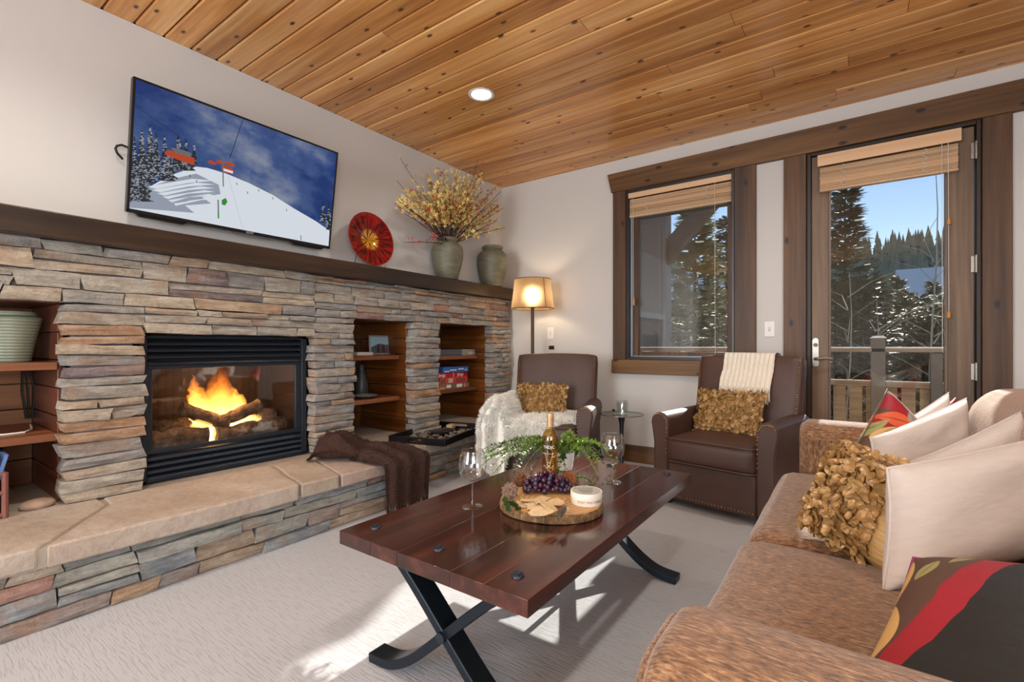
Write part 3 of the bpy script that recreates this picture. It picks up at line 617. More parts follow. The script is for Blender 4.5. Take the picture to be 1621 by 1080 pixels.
# ------------------------------------------------------------------ television and mantel objects
def television():
    BL, BR, TL, TR = onx(200, 334, .085), onx(521, 395, .085), onx(211, 119, .185), onx(536, 243, .185)
    o = (BL+BR+TL+TR)/4; up = ((TL+TR)-(BL+BR))/2; hh = up.length/2; hw = ((BR-BL).length+(TR-TL).length)/4
    mt = frame(o, (0, 1, 0), up); inv = mt.inverted(); nrm = mt.col[2].to_3d()
    t = thing('television', 'wall-mounted flat television showing a ski slope', 'television'); t.matrix_world = mt; t.location = o; t.rotation_euler = mt.to_euler()
    MB().box((-hw, -hh, -.035), (hw, hh, 0)).build('case', M['black'], t, bevel=.004)
    b = .011; z = .003
    MB().box((-hw, hh-b, 0), (hw, hh, z)).box((-hw, -hh, 0), (hw, -hh+b*1.7, z)).box((-hw, -hh, 0), (-hw+b, hh, z)).box((hw-b, -hh, 0), (hw, hh, z)).build('bezel', M['black'], t)
    for s in (-1, 1): MB().prism([(s*hw*.93, -hh), (s*hw*.52, -hh), (s*hw*.56, -hh-.014), (s*hw*.9, -hh-.014)], -.04, -.006, 'xyz').build('foot_cover', M['black'], t, bevel=.003)
    MB().box((-.06, -hh-.007, -.02), (.16, -hh, -.004)).build('sensor_bar', plain('grey_bar', C(120, 120, 124), .3, .5), t)
    MB().box((-.25, -.2, -.09), (.25, .2, -.035)).build('wall_mount', M['blackmetal'], t)
    sub_word('brand_lettering', 'SONY', .017, plain('silver_letter', C(196, 196, 200), .4), t, Matrix.Translation((.03, -hh+.0085, .0032)))
    st = NT('screen_sky'); tc = st.n('TexCoord'); sp = st.n('SeparateXYZ', {'Vector': tc.outputs['Object']})
    n = st.noise(st.n('Mapping', {'Vector': tc.outputs['Object'], 'Scale': (2, 3.2, 1), 'Location': (.6, .1, 0)}).outputs[0], 1.5, 6, .6)
    d = st.math('ADD', st.math('MULTIPLY', n, 1.25), st.math('MULTIPLY', st.math('ABSOLUTE', sp.outputs['X']), -.5))
    c = st.ramp(d, [(.30, C(24, 52, 108)), (.5, C(62, 84, 130)), (.72, C(124, 132, 152))])
    st.set(Base_Color=(0, 0, 0, 1), Emission_Color=c, Emission_Strength=1.0, Roughness=.12)
    MB().box((-hw+b, -hh+b*1.7, 0), (hw-b, hh-b, .0012)).build('screen', st.m, t, smooth=0)
    scr = t.children[-1]
    def S(zx, zy):
        r = ray(180+zx/3.374, 100+zy/3.374); k = (o-CAM).dot(nrm)/r.dot(nrm); p = inv @ (CAM+r*k)
        return (max(-hw+b, min(hw-b, p.x)), max(-hh+b*1.7, min(hh-b, p.y)))
    em = {k: emit('screen_'+k, C(*v), 1.0) for k, v in dict(snow=(208, 214, 222), shade=(140, 148, 164), dark=(26, 31, 40), frost=(150, 158, 170), orange=(172, 62, 28), grey=(96, 98, 108), green=(40, 132, 50), track=(190, 196, 206)).items()}
    lay = [0]
    def poly(name, pts, k):
        lay[0] += 1; zz = .0012+.00008*lay[0]
        P = [S(*p) for p in pts]; MB().add([(x, y, zz) for x, y in P], [tuple(range(len(P)))]).build(name, em[k], scr, smooth=0)
    def bar(name, a, c, wd, k):
        a = Vector(S(*a)); c = Vector(S(*c)); q = (c-a).normalized(); q = Vector((-q.y, q.x))*wd/2; lay[0] += 1; zz = .0012+.00008*lay[0]
        MB().add([(*(a+q), zz), (*(c+q), zz), (*(c-q), zz), (*(a-q), zz)], [(0, 1, 2, 3)]).build(name, em[k], scr, smooth=0)
    rr = random.Random(4)
    def firs(name, lst, k, sp=1.0):
        m = MB(); lay[0] += 1; zz = .0012+.00008*lay[0]
        for x, yb, yt, wd in lst:
            n = max(5, int((yb-yt)/14)); L = []; Rr = []
            for i in range(n+1):
                y = yt+(yb-yt)*i/n; ww = wd*(.06+.94*i/n)*(1 if i % 2 else .62)*rr.uniform(.85, 1.1); L.append((x-ww*sp, y)); Rr.append((x+ww*sp, y))
            for i in range(n):
                P = [S(*L[i]), S(*Rr[i]), S(*Rr[i+1]), S(*L[i+1])]; m.add([(a, c, zz) for a, c in P], [(0, 1, 2, 3)])
        m.build(name, em[k], scr, smooth=0)
    firs('distant_treeline', [(640+18*i, 625+9.6*i*(1+.012*i), 600+9.3*i*(1+.012*i), 9) for i in range(26)], 'dark')
    poly('snow_slope', [(84, 735), (150, 700), (210, 650), (300, 600), (440, 553), (500, 560), (600, 590), (720, 640), (850, 705), (960, 775), (1080, 845), (1152, 895), (1146, 985), (80, 775)], 'snow')
    poly('snow_shadow', [(84, 735), (210, 655), (330, 615), (440, 590), (560, 650), (570, 700), (470, 715), (520, 750), (380, 760), (430, 800), (84, 772)], 'shade')
    for i in range(6): poly('sun_streak', [(170+30*i, 660+18*i), (420+22*i, 618+20*i), (540, 628+20*i), (400, 640+19*i), (230+20*i, 672+18*i)], 'snow')
    bar('slope_ridge', (610, 600), (690, 890), .004, 'track')
    T1 = [(195, 640, 325, 46), (150, 740, 360, 62), (110, 740, 390, 40), (225, 600, 370, 34), (270, 590, 385, 30), (345, 570, 385, 52), (385, 560, 400, 30), (428, 540, 432, 20), (290, 630, 480, 56), (400, 575, 470, 40), (1118, 850, 735, 20), (1148, 890, 735, 18)]
    [firs('dark_fir', [q], 'dark') for q in T1]
    m = MB(); lay[0] += 1
    for x, yb, yt, wd in T1:                          # snow lying on the boughs
        for i in range(int((yb-yt)*wd/150)):
            f = rr.random()**.7; y = yt+(yb-yt)*f; xx = x+rr.uniform(-1, 1)*wd*f*.9; L = rr.uniform(3, 10)
            P = [S(xx-L, y+3), S(xx, y-2), S(xx+L, y+4), S(xx, y+3)]; m.add([(a, c, .0012+.00008*lay[0]) for a, c in P], [(0, 1, 2, 3)])
    tag(m.build('bough_snow', em['frost'], scr, smooth=0), kind='stuff')
    bar('lift_cable', (690, 298), (618, 510), .0035, 'dark'); bar('lift_cable', (125, 235), (345, 388), .0022, 'dark')
    poly('gondola_chair', [(275, 470), (300, 465), (430, 508), (432, 545), (390, 535), (272, 490)], 'orange'); poly('chair_roof', [(300, 452), (340, 455), (415, 480), (412, 500), (330, 480)], 'grey')
    for x, y in ((500, 522), (545, 520), (598, 530)): poly('gondola_chair', [(x, y), (x+20, y-3), (x+48, y+12), (x+46, y+24), (x+8, y+14)], 'orange')
    poly('gondola_chair', [(573, 548), (600, 548), (640, 570), (638, 595), (578, 580)], 'orange'); poly('chair_roof', [(578, 560), (636, 578), (634, 590), (580, 574)], 'snow')
    bar('lift_tower', (580, 500), (584, 660), .006, 'grey'); bar('tower_arm', (568, 500), (622, 530), .004, 'grey')
    bar('snow_gun_post', (556, 730), (558, 828), .007, 'grey'); poly('snow_gun_fan', [(575, 732), (596, 720), (606, 740), (594, 760), (576, 756)], 'green'); bar('snow_gun_base', (557, 795), (558, 830), .008, 'green'); bar('snow_gun_post', (997, 920), (999, 945), .006, 'green')
    for x, y in ((440, 632), (405, 602), (655, 645), (712, 692), (772, 680), (847, 722), (920, 785)): bar('skier', (x, y-6), (x+2, y+6), .004, 'dark')
    # power lead behind the set
    c = MB().tube([(.05, -3.27, 2.06), (.05, -3.30, 2.065), (.045, -3.318, 2.055), (.042, -3.323, 2.04), (.04, -3.315, 2.02), (.03, -3.29, 2.0)], .006, 8)
    tag(c.build('television_cable', M['cordblack'], None), 'black cable looping out behind the television edge', 'cable')

def pot(prof, n, mat, parent, name='body'): return MB().lathe(prof, n, cap=False).build(name, mat, parent, smooth=50)
def mantel_items():
    zt = 1.6285
    p0 = onx(588, 380, .12)
    pl = thing('glass_plate', 'large red and amber art-glass plate standing on the mantel', 'plate')
    yc = p0.y-.01; rad = .203
    m = frame((.105, yc, zt+.012+rad*.985), (0, 1, 0), (-.14, 0, .99)); pl.location = m.translation; pl.rotation_euler = m.to_euler()
    def dish(k): return [(.0, .0+k), (.03, -.004+k), (.045, .004+k), (.08, .012+k), (.14, .026+k), (.185, .036+k), (rad, .038+k)]
    MB().lathe(dish(0)+[(rad+.001, .034)]+[(r, z-.007) for r, z in dish(0)[::-1]], 56, cap=False).build('dish', M['redglass'], pl, smooth=60)
    es = thing('plate_stand', 'thin black wire stand holding the red glass plate', 'plate stand', (.11, yc, zt))
    for s in (-1, 1): MB().tube([(-.07, s*.09, .0025), (.06, s*.085, .0025), (.075, s*.085, .008), (.078, s*.085, .03)], .0025, 6).tube([(-.07, s*.09, .0025), (-.055, s*.05, .20)], .0025, 6).build('wire_leg', M['black'], es)
    MB().tube([(-.068, -.09, .012), (-.068, .09, .012)], .0025, 6).build('crossbar', M['black'], es)
    prof = lambda h, r: [(.0, .0), (r*.60, 0), (r*.64, .004), (r*.82, h*.25), (r*.96, h*.5), (r, h*.66), (r*.93, h*.79), (r*.72, h*.88), (r*.60, h*.905), (r*.62, h*.925), (r*.69, h*.95), (r*.70, h*.985), (r*.66, h), (r*.55, h*.985), (r*.52, h*.9), (r*.7, h*.8)]
    v1 = onx(707, 430, .13); v2 = onx(777, 430, .13)
    a = thing('stoneware_vase', 'olive stoneware vase holding the yellow flowering branches', 'vase', (.15, v1.y-.01, zt)); pot(prof(.365, .142), 48, M['ceramic'], a)
    b = thing('stoneware_vase', 'empty olive stoneware vase at the mantel end by the lamp', 'vase', (.158, v2.y-.01, zt)); pot(prof(.40, .153), 48, M['ceramic'], b)
    # branches
    t = thing('flower_branches', 'bunch of yellow forsythia branches with red blossoms in the vase', 'flowers', (.15, v1.y-.01, zt+.30))
    o = Vector(t.location); rr = random.Random(5); yel = MB(); red = MB(); lf = MB()
    def blossom(mb, p, s, n=4):
        q = Euler((rr.uniform(0, 6), rr.uniform(0, 6), rr.uniform(0, 6))).to_matrix().to_4x4(); q.translation = p
        for k in range(n):
            a = 2*PI*k/n; d = Vector((math.cos(a), math.sin(a), .35)); e = Vector((-math.sin(a), math.cos(a), 0))
            mb.add([(0, 0, 0), d*s*.6+e*s*.32, d*s, d*s*.6-e*s*.32], [(0, 1, 2, 3)], q)
    ends = []
    for i in range(54):
        ang = rr.uniform(-1, 1); px = 712+82*ang+rr.uniform(-8, 8); py = 264+36*abs(ang)**1.6+rr.uniform(0, 62); ends.append((px, py, rr.uniform(.08, .42), 0))
    ends += [(634, 250, .25, 1), (628, 286, .2, 1), (793, 303, .3, 1), (790, 290, .2, 0), (757, 242, .34, 2), (640, 384, .3, 2), (680, 376, .35, 2), (778, 350, .3, 1), (752, 372, .42, 1), (775, 362, .2, 2)]
    for px, py, x, kind in ends:
        e = onx(px, py, max(x, .06))-o; e.z = min(e.z, 2.71-o.z)
        st = Vector((rr.uniform(-.045, .045), rr.uniform(-.045, .045), .0)); mid = st.lerp(e, .45)+Vector((rr.uniform(-.03, .03), rr.uniform(-.03, .03), .10*(1-abs(e.y)))); mid.x = max(mid.x, -.11)
        pts = []
        for k in range(9):
            u = k/8; p = st*(1-u)**2+mid*(2*u*(1-u))+e*u*u; p += Vector((nz((px, k, 1), .9), nz((px, 2, k), .9), 0))*.012*(1 if 0 < k else 0); p.x = max(p.x, -.13); pts.append(p)
        MB().tube(pts, [.0042*(1-.06*k) for k in range(9)], 4).build('branch', M['stem'], t)
        n = 52 if kind == 0 else (16 if kind == 1 else 9)
        for k in range(n):
            u = rr.uniform(.30 if kind == 0 else .3, 1)**.85; i = min(7, int(u*8)); p = pts[i].lerp(pts[i+1], u*8-i)+Vector((rr.uniform(-.03, .03), rr.uniform(-.035, .035), rr.uniform(-.03, .03))); p.x = max(p.x, -.135)
            if p.z < .13 and kind == 0: continue
            if kind == 2 or rr.random() < .24: blossom(red, p, rr.uniform(.010, .016))
            else: blossom(yel, p, rr.uniform(.012, .020))
            if rr.random() < .12: blossom(lf, p, .016, 2)
    tag(yel.build('yellow_blossom', M['yellow'], t, smooth=0), kind='stuff'); tag(red.build('red_blossom', M['redpetal'], t, smooth=0), kind='stuff'); tag(lf.build('leaflet', M['leafdark'], t, smooth=0), kind='stuff')

# ------------------------------------------------------------------ things in the niches
def niche_items():
    # magazine niche
    zt = .9625
    v = onx(28, 560, -.12); a = thing('ribbed_vase', 'sage green ribbed vase on the upper shelf of the reddish niche', 'vase', (-.12, v.y-.02, zt))
    h = .235; r = .107
    MB().lathe([(0, 0), (r*.60, 0), (r*.63, .006), (r*.78, h*.45), (r*.95, h*.8), (r, h*.87), (r*.93, h*.905), (r*.8, h*.92), (r*.80, h*.99), (r*.76, h), (r*.7, h*.93), (r*.8, h*.85)], 48, cap=False).build('body', M['sage'], a, smooth=50)
    P = lambda px, py, x: onx(px, py, x)
    for i, off in enumerate((0, .012, -.010)):
        pts = [(-.405, P(40, 590, -.4).y+off, .93-.0), (-.40, P(44, 620, -.4).y+off*2.2, .80), (-.405, P(46, 650, -.4).y+off, .66)]
        tag(MB().tube([Vector(p)+Vector((0, nz((k, i, 2))*.01, 0)) for k, p in enumerate(pts)], .005, 6).build('power_cable', M['cordblack']), 'black cable hanging down the back of the reddish niche', 'cable', 'cables behind the reddish niche')
    c = [P(px, py, x) for px, py, x in ((0, 668, .0), (10, 666, .01), (6, 663, -.05), (0, 662, -.06))]
    w1 = MB().tube([(-.05, -3.80, .637), (-.02, -3.70, .637), (-.03, -3.64, .637), (-.12, -3.60, .637), (-.30, -3.575, .638)], .0045, 6).tube([(-.10, -3.80, .645), (-.12, -3.72, .65), (-.16, -3.72, .65), (-.18, -3.8, .642)], .0045, 6)
    tag(w1.build('charging_cable', M['cord']), 'white cord lying on the lower shelf of the reddish niche', 'cord')
    pb = MB().tube([(-.41, -3.665, .60), (-.40, -3.67, .52), (-.385, -3.69, .46), (-.36, -3.74, .41)], .011, 8).build('power_strip_lead', M['cordblack']); tag(pb, 'thick black lead drooping in the lowest bay of the reddish niche', 'cable')
    # basket with magazines
    b = thing('magazine_basket', 'reddish stick basket with canvas panel holding magazines', 'basket', (.06, -3.885, .312))
    wd, dp, hb = .155, .12, .19
    sm = plain('red_twig', C(126, 76, 66), .7, 0, .5, .004, 40, .3)
    for sx in (-1, 1):
        for sy in (-1, 1): MB().tube([(sx*dp, sy*wd, 0), (sx*dp, sy*wd, hb)], .011, 8).build('corner_post', sm, b)
    for z in (.012, .105, hb-.008):
        for sx in (-1, 1): MB().tube([(sx*dp, -wd, z), (sx*dp, wd, z)], .009, 8).build('rail', sm, b)
        for sy in (-1, 1): MB().tube([(-dp, sy*wd, z), (dp, sy*wd, z)], .009, 8).build('rail', sm, b)
    for k in range(6):
        y = -wd+.03+k*.05; MB().tube([(dp, y, .105), (dp, y, hb-.01)], .008, 8).build('stick', sm, b)
    MB().box((dp-.004, -wd+.012, .02), (dp+.004, wd-.03, .098)).build('canvas_panel', plain('canvas', C(196, 186, 170), .9, 0, .3, .002, 200), b)
    for sy in (-1, 1): MB().box((-dp, sy*wd-.003, .02), (dp, sy*wd+.003, hb-.02)).build('side_panel', sm, b)
    MB().box((-dp, -wd, .006), (dp, wd, .012)).build('bottom', sm, b)
    rr = random.Random(8); mc = [(206, 196, 186), (170, 150, 132), (190, 196, 206), (196, 178, 160), (92, 120, 172)]
    for k in range(5):
        m = Matrix.Translation((.06+.0, -3.885+.015+.022*k, .328)) @ Matrix.Rotation(-.16-.02*k, 4, 'X')
        o = MB().box((-.10, -.006, 0), (.10, .006, .245+.008*(k % 3)), m).build('magazine', plain('magazine_paper', C(*mc[k]), .5, 0, .3, .003, 60), None)
        tag(o, ['pale magazine nearest the wall side of the basket', 'tan magazine standing second in the stick basket', 'grey-blue magazine in the middle of the stick basket', 'beige magazine standing fourth in the stick basket', 'blue-covered magazine at the firebox side of the basket'][k], 'magazine', 'magazines in the stick basket')
    # middle niche
    z = .9625; yc = -1.69
    f = thing('picture_frame', 'silver-framed group photo in the niche beside the firebox', 'picture frame')
    a, c2 = onx(586, 534, -.16), onx(625, 535, -.16); fw = .235; fh = .165
    fr = frame((-.17, (a.y+c2.y)/2, z+fh/2+.001), (.25, .97, 0), (-.12, 0, 1)); f.location = fr.translation; f.rotation_euler = fr.to_euler()
    MB().box((-fw/2, -fh/2, -.008), (fw/2, -fh/2+.014, .006)).box((-fw/2, fh/2-.014, -.008), (fw/2, fh/2, .006)).box((-fw/2, -fh/2, -.008), (-fw/2+.014, fh/2, .006)).box((fw/2-.014, -fh/2, -.008), (fw/2, fh/2, .006)).build('frame_border', plain('pewter', C(160, 152, 144), .35, .6), f, bevel=.002)
    ph = MB().box((-fw/2+.012, -fh/2+.012, -.006), (fw/2-.012, fh/2-.012, .001)).build('photo_print', plain('photo_sky', C(150, 182, 196), .3), f)
    MB().add([(-.10, -.02, .0014), (-.03, .012, .0014), (.05, 0, .0014), (.10, .02, .0014), (.10, -.068, .0014), (-.10, -.068, .0014)], [(0, 1, 2, 3, 4, 5)]).build('photo_hills', plain('photo_dark', C(66, 78, 80), .3), ph, smooth=0)
    for k, (x, s) in enumerate([(-.035, 0), (-.012, 1), (.008, 2), (.03, 1), (.05, 3)]):
        MB().add([(x-.015, -.066, .0018), (x-.013, -.02, .0018), (x-.006, -.012, .0018), (x-.006, .004, .0018), (x+.006, .004, .0018), (x+.006, -.012, .0018), (x+.013, -.02, .0018), (x+.015, -.066, .0018)], [tuple(range(8))]).build('photo_figure', plain('photo_coat', C(*[(40, 34, 40), (120, 70, 60), (46, 50, 62), (70, 96, 140)][s]), .4), ph, smooth=0)
    MB().box((-.004, -.07, -.09), (.004, .0, -.008)).build('easel_back', M['black'], f)
    o = MB().box((-.16, -.075, 0), (0, .075, .026)).build('white_book', plain('white_cover', C(214, 204, 190), .5), None, bevel=.002, loc=(-.05, onx(580, 555, -.05).y-.01, z+.0005)); tag(o, 'white paperback lying flat beside the picture frame', 'book')
    o = thing('grey_bottle_vase', 'tall dark grey bottle vase on the middle niche lower shelf', 'vase', (-.27, onx(573, 600, -.27).y-.005, .6185))
    MB().lathe([(0, 0), (.05, 0), (.058, .02), (.056, .09), (.042, .16), (.026, .215), (.022, .25), (.026, .262), (.02, .262), (.016, .24)], 28, cap=False).build('body', plain('slate_glaze', C(62, 64, 66), .4), o, smooth=50)
    o = thing('shallow_dish', 'shallow grey dish on the lower shelf beside the bottle vase', 'dish', (-.10, onx(582, 630, -.10).y-.03, .6185))
    MB().lathe([(0, .002), (.04, .002), (.085, .018), (.10, .024), (.098, .028), (.08, .022), (.04, .008), (0, .007)], 32, cap=False).build('bowl', plain('grey_dish_glaze', C(120, 116, 110), .35), o, smooth=50)
    # games niche
    z = .9455
    def box(name, label, cat, loc, s, col, rot=0, bev=.002, group=None, rough=.5):
        t = thing(name, label, cat, loc, rot, group); MB().box((-s[0]/2, -s[1]/2, 0), (s[0]/2, s[1]/2, s[2])).build('carton', plain(name+'_card', C(*col), rough), t, bevel=bev); return t
    ya, yb = onx(698, 558, -.1).y, onx(727, 558, -.1).y; yc = onx(760, 558, -.1).y
    bd = box('storage_case', 'dark grey ribbed case on the top shelf of the games niche', 'case', (-.17, ya+.11, z), (.2, .30, .058), (70, 78, 90))
    for k in range(3): MB().box((.1, -.148, .012+.015*k), (.1025, .148, .018+.015*k)).build('rib', plain('case_rib', C(104, 112, 124), .5), bd)
    bs = box('silver_box', 'silver box with white print beside the dark ribbed case', 'box', (-.17, ya+.11+.15+.155, z), (.2, .30, .06), (150, 146, 144))
    for k in range(5): MB().box((.1002, -.05+.024*k, .012), (.1012, -.038+.024*k, .026+.012*(k % 2))).build('print_mark', M['whiteplastic'], bs)
    z = .6285
    yb0 = onx(712, 610, -.1).y
    yc = -.70
    wl = plain('white_lettering', C(236, 226, 220), .5)
    g0 = box('game_box', 'white and brown game box at the bottom of the games stack', 'game box', (-.19, yc+.03, z), (.26, .42, .045), (120, 104, 88))
    MB().box((.1305, .02, .006), (.1312, .10, .038)).build('print_panel', wl, g0); MB().box((.1305, -.12, .008), (.1312, -.06, .038)).build('print_panel', wl, g0); MB().lathe([(.001, 0), (.02, 0), (.02, .001), (.001, .001)], 14, Matrix.Translation((.1312, .14, .02)) @ Matrix.Rotation(PI/2, 4, 'Y')).build('print_disc', plain('pink_print', C(206, 120, 110), .5), g0)
    z += .0455
    g1 = box('game_box', 'pink-windowed lower half of the red game stack', 'game box', (-.19, yc+.02, z), (.25, .40, .062), (190, 74, 70), .02)
    for yy in (-.15, -.05, .06, .13): MB().box((.1255, yy-.035, .01), (.1262, yy+.03, .052)).build('print_panel', plain('game_picture', C(*R.choice([(150, 60, 60), (214, 170, 160), (120, 80, 60)])), .5), g1)
    z += .0625
    g2 = box('game_box', 'red stacking-block game box with white script lettering', 'game box', (-.19, yc+.0, z), (.25, .44, .046), (176, 22, 28), .03)
    for yy in (-.155, .11): sub_word('lettering', 'Jenga', .045, wl, g2, frame((.1256, yy, .024), (0, 1, 0), (0, 0, 1)))
    MB().box((.1252, .005, .002), (.1258, .012, .044)).build('print_stripe', wl, g2)
    z += .0465
    g3 = box('game_box', 'blue game box on top of the red game boxes', 'game box', (-.18, yc+.04, z), (.25, .36, .052), (46, 98, 172), -.01)
    for yy, zz, L in ((-.13, .012, .07), (-.04, .022, .09), (.07, .03, .08), (.14, .02, .03)): MB().box((.1252, yy-L/2, zz-.006), (.1258, yy+L/2, zz+.006)).build('print_mark', plain('pale_blue_print', C(190, 214, 240), .5), g3)
    zz = .6285
    for k, (nm, lb, y, s, c) in enumerate([('card_box', 'orange card box at the front of the games shelf', -1.03+.10, (.05, .2, .018), (226, 140, 56)), ('card_box', 'blue and white card box on the orange one', -1.0, (.045, .13, .018), (70, 110, 180)), ('toy_block', 'pale yellow toy lump on top of the card boxes', -.97, (.04, .07, .028), (206, 200, 130)), ('toy_block', 'small green toy beside the orange card box', -1.07, (.04, .035, .03), (70, 170, 96))]):
        box(nm, lb, 'game piece', (-.055, y, zz if k in (0, 3) else zz+(.0185 if k == 1 else .037)), s, c, R.uniform(-.1, .1), .004)

# ------------------------------------------------------------------ hearth things
def hearth_items():
    z = .309
    # tray
    cs = [onz(629, 690, z+.03), onz(689, 708, z+.03), onz(760, 680, z+.03), onz(705, 667, z+.03)]
    ctr = (cs[0]+cs[1]+cs[2]+cs[3])/4; ax = ((cs[2]-cs[1])+(cs[3]-cs[0])).normalized()
    t = thing('serving_tray', 'black rectangular tray of pebbles on the hearth', 'tray', (ctr.x-.02, ctr.y+.02, z), math.atan2(ax.y, ax.x)); L, W, hh = .37, .235, .05
    MB().box((-L, -W, 0), (L, W, .008)).build('base', M['black'], t, bevel=.002)
    for s in (-1, 1): MB().box((-L, s*W-.007, 0), (L, s*W+.007, hh)).build('side', M['black'], t, bevel=.002)
    for s in (-1, 1): MB().box((s*L-.007, -W, 0), (s*L+.007, -.06, hh)).box((s*L-.007, .06, 0), (s*L+.007, W, hh)).box((s*L-.007, -.06, 0), (s*L+.007, .06, .016)).box((s*L-.007, -.06, .038), (s*L+.007, .06, hh)).build('handle_end', M['black'], t)
    rr = random.Random(6); base = MB().ball((0, 0, 0), 1, 8, 6).build('tmp', M['stone'], None, smooth=180); me = base.data; bpy.data.objects.remove(base); me.name = 'pebble'
    mw = Matrix.Translation(t.location) @ Matrix.Rotation(t.rotation_euler.z, 4, 'Z')
    for k in range(95):
        x, y = rr.uniform(-.30, .24), rr.uniform(-.17, .17)
        if abs(x-.03) < .12 and abs(y) < .08: continue
        s = rr.uniform(.011, .019); o = link('pebble', me, None, mw @ Vector((x, y, .0085+s*.65)), (rr.uniform(-.3, .3), rr.uniform(-.3, .3), rr.uniform(0, 3))); o.scale = (s*1.25, s, s*.68)
        o.color = C(*rr.choice([(190, 166, 130), (150, 120, 90), (206, 190, 164), (120, 100, 84), (168, 140, 100)])); tag(o, 'small tan pebble scattered in the black tray', 'pebble', 'pebbles in the black tray')
    o = MB().lathe([(0, 0), (.075, 0), (.1, .012), (.105, .024), (.098, .026), (.08, .014), (0, .01)], 24, Matrix.Diagonal((1.1, .72, 1.2, 1)), cap=False).build('dark_stone_dish', plain('dark_slate', C(40, 36, 34), .5), None, smooth=50); o.location = mw @ Vector((.03, 0, .0085)); o.rotation_euler.z = t.rotation_euler.z; tag(o, 'dark oval dish set among the pebbles in the tray', 'dish')
    o = MB().box((-.045, -.028, 0), (.045, .028, .035)).build('wood_block', plain('pale_block', C(190, 160, 118), .7), None, bevel=.006); o.location = mw @ Vector((.29, .06, .0085)); o.rotation_euler.z = t.rotation_euler.z+.1; tag(o, 'pale wooden block in the far corner of the tray', 'block')
    # brown throw heaped on the hearth, one end hanging over the corner
    th = thing('brown_throw', 'dark brown fringed throw heaped on the hearth corner', 'throw blanket', (.45, -2.1, z))
    O = Vector(th.location)
    LEFT = Vector((.30, -2.36, 0)); def_edge = .735
    def surf(u, v):
        # u across the folds, v from the crumpled end (0) to the fringe end (1)
        A, B = Vector((.20, -2.30, 0)), Vector((.53, -2.03, 0))
        cen = A.lerp(B, min(1, v/.60)); drn = (B-A).normalized(); sid = Vector((-drn.y, drn.x, 0))
        if v > .35: sid = sid.lerp(Vector((-.10, 1.0, 0)), min(1, (v-.35)/.22)).normalized()
        wd = .215-.02*math.sin(v*7)
        fold = .5+.5*math.cos(u*2*PI*3.4+v*2.4+2.2*nz((u*2, v*2.4, 5)))
        hgt = (.075+.10*math.exp(-((v-.12)/.22)**2))*(.22+.78*fold**.8)*math.sin(PI*(.05+.90*u))**.5
        zz = max(.006, hgt*(1+.30*nz((u*4, v*6, 1)))+.014*nz((u*9, v*9, 2)))
        p = cen + sid*((u-.5)*2*wd)+drn*.02*nz((u*5, v*3, 4))
        if v < .06: zz *= .25+.75*v/.06
        if v > .60:
            s = (v-.60)/.40*.47; xe = .755
            flat = xe-.53
            if s < flat: p = Vector((.53+s, -2.03, 0))+sid*((u-.5)*2*wd*(1-.1*s)); zz = max(.008, zz*(1-.45*s/flat))
            else:
                d = s-flat; k = min(1, d/.05); p = Vector((xe+.012*math.sin(k*PI/2)+.028*fold*k+.01, -2.03, 0))+sid*((u-.5)*2*wd*.93); zz = max(.008, zz*.55)*(1-k)-max(0, d-.02)
        return p+Vector((0, 0, zz+z))-O
    MB().grid(surf, 72, 80).build('blanket', M['brownthrow'], th, smooth=180)
    pv = MB(); rr = random.Random(22)
    for k in range(15000):                                  # the boucle pile
        u, v = rr.random(), rr.random(); p = Vector(surf(u, v)); d = Vector((rr.uniform(-1, 1), rr.uniform(-1, 1), rr.uniform(-.4, 1))).normalized(); sd = d.orthogonal()*.0016; L = rr.uniform(.006, .013); p.z = max(p.z, -z+.004)
        pv.add([p-sd, p+sd, p+d*L], [(0, 1, 2)])
    tag(pv.build('pile', M['brownthrow'], th, smooth=0), kind='stuff')
    fr = MB(); rr = random.Random(2)
    for k in range(60):
        u = (k+.5)/60; a = Vector(surf(u, 1.0)); b = Vector(surf(u, .97)); L = min(rr.uniform(.08, .12), max(.02, z+a.z-.006))
        pts = [a, a+Vector((rr.uniform(-.004, .008), rr.uniform(-.008, .008), -L*.5)), a+Vector((rr.uniform(-.006, .012), rr.uniform(-.012, .012), -L))]
        fr.tube(pts, [.0055, .005, .003], 5)
    tag(fr.build('fringe', M['brownthrow'], th, smooth=60), kind='stuff')

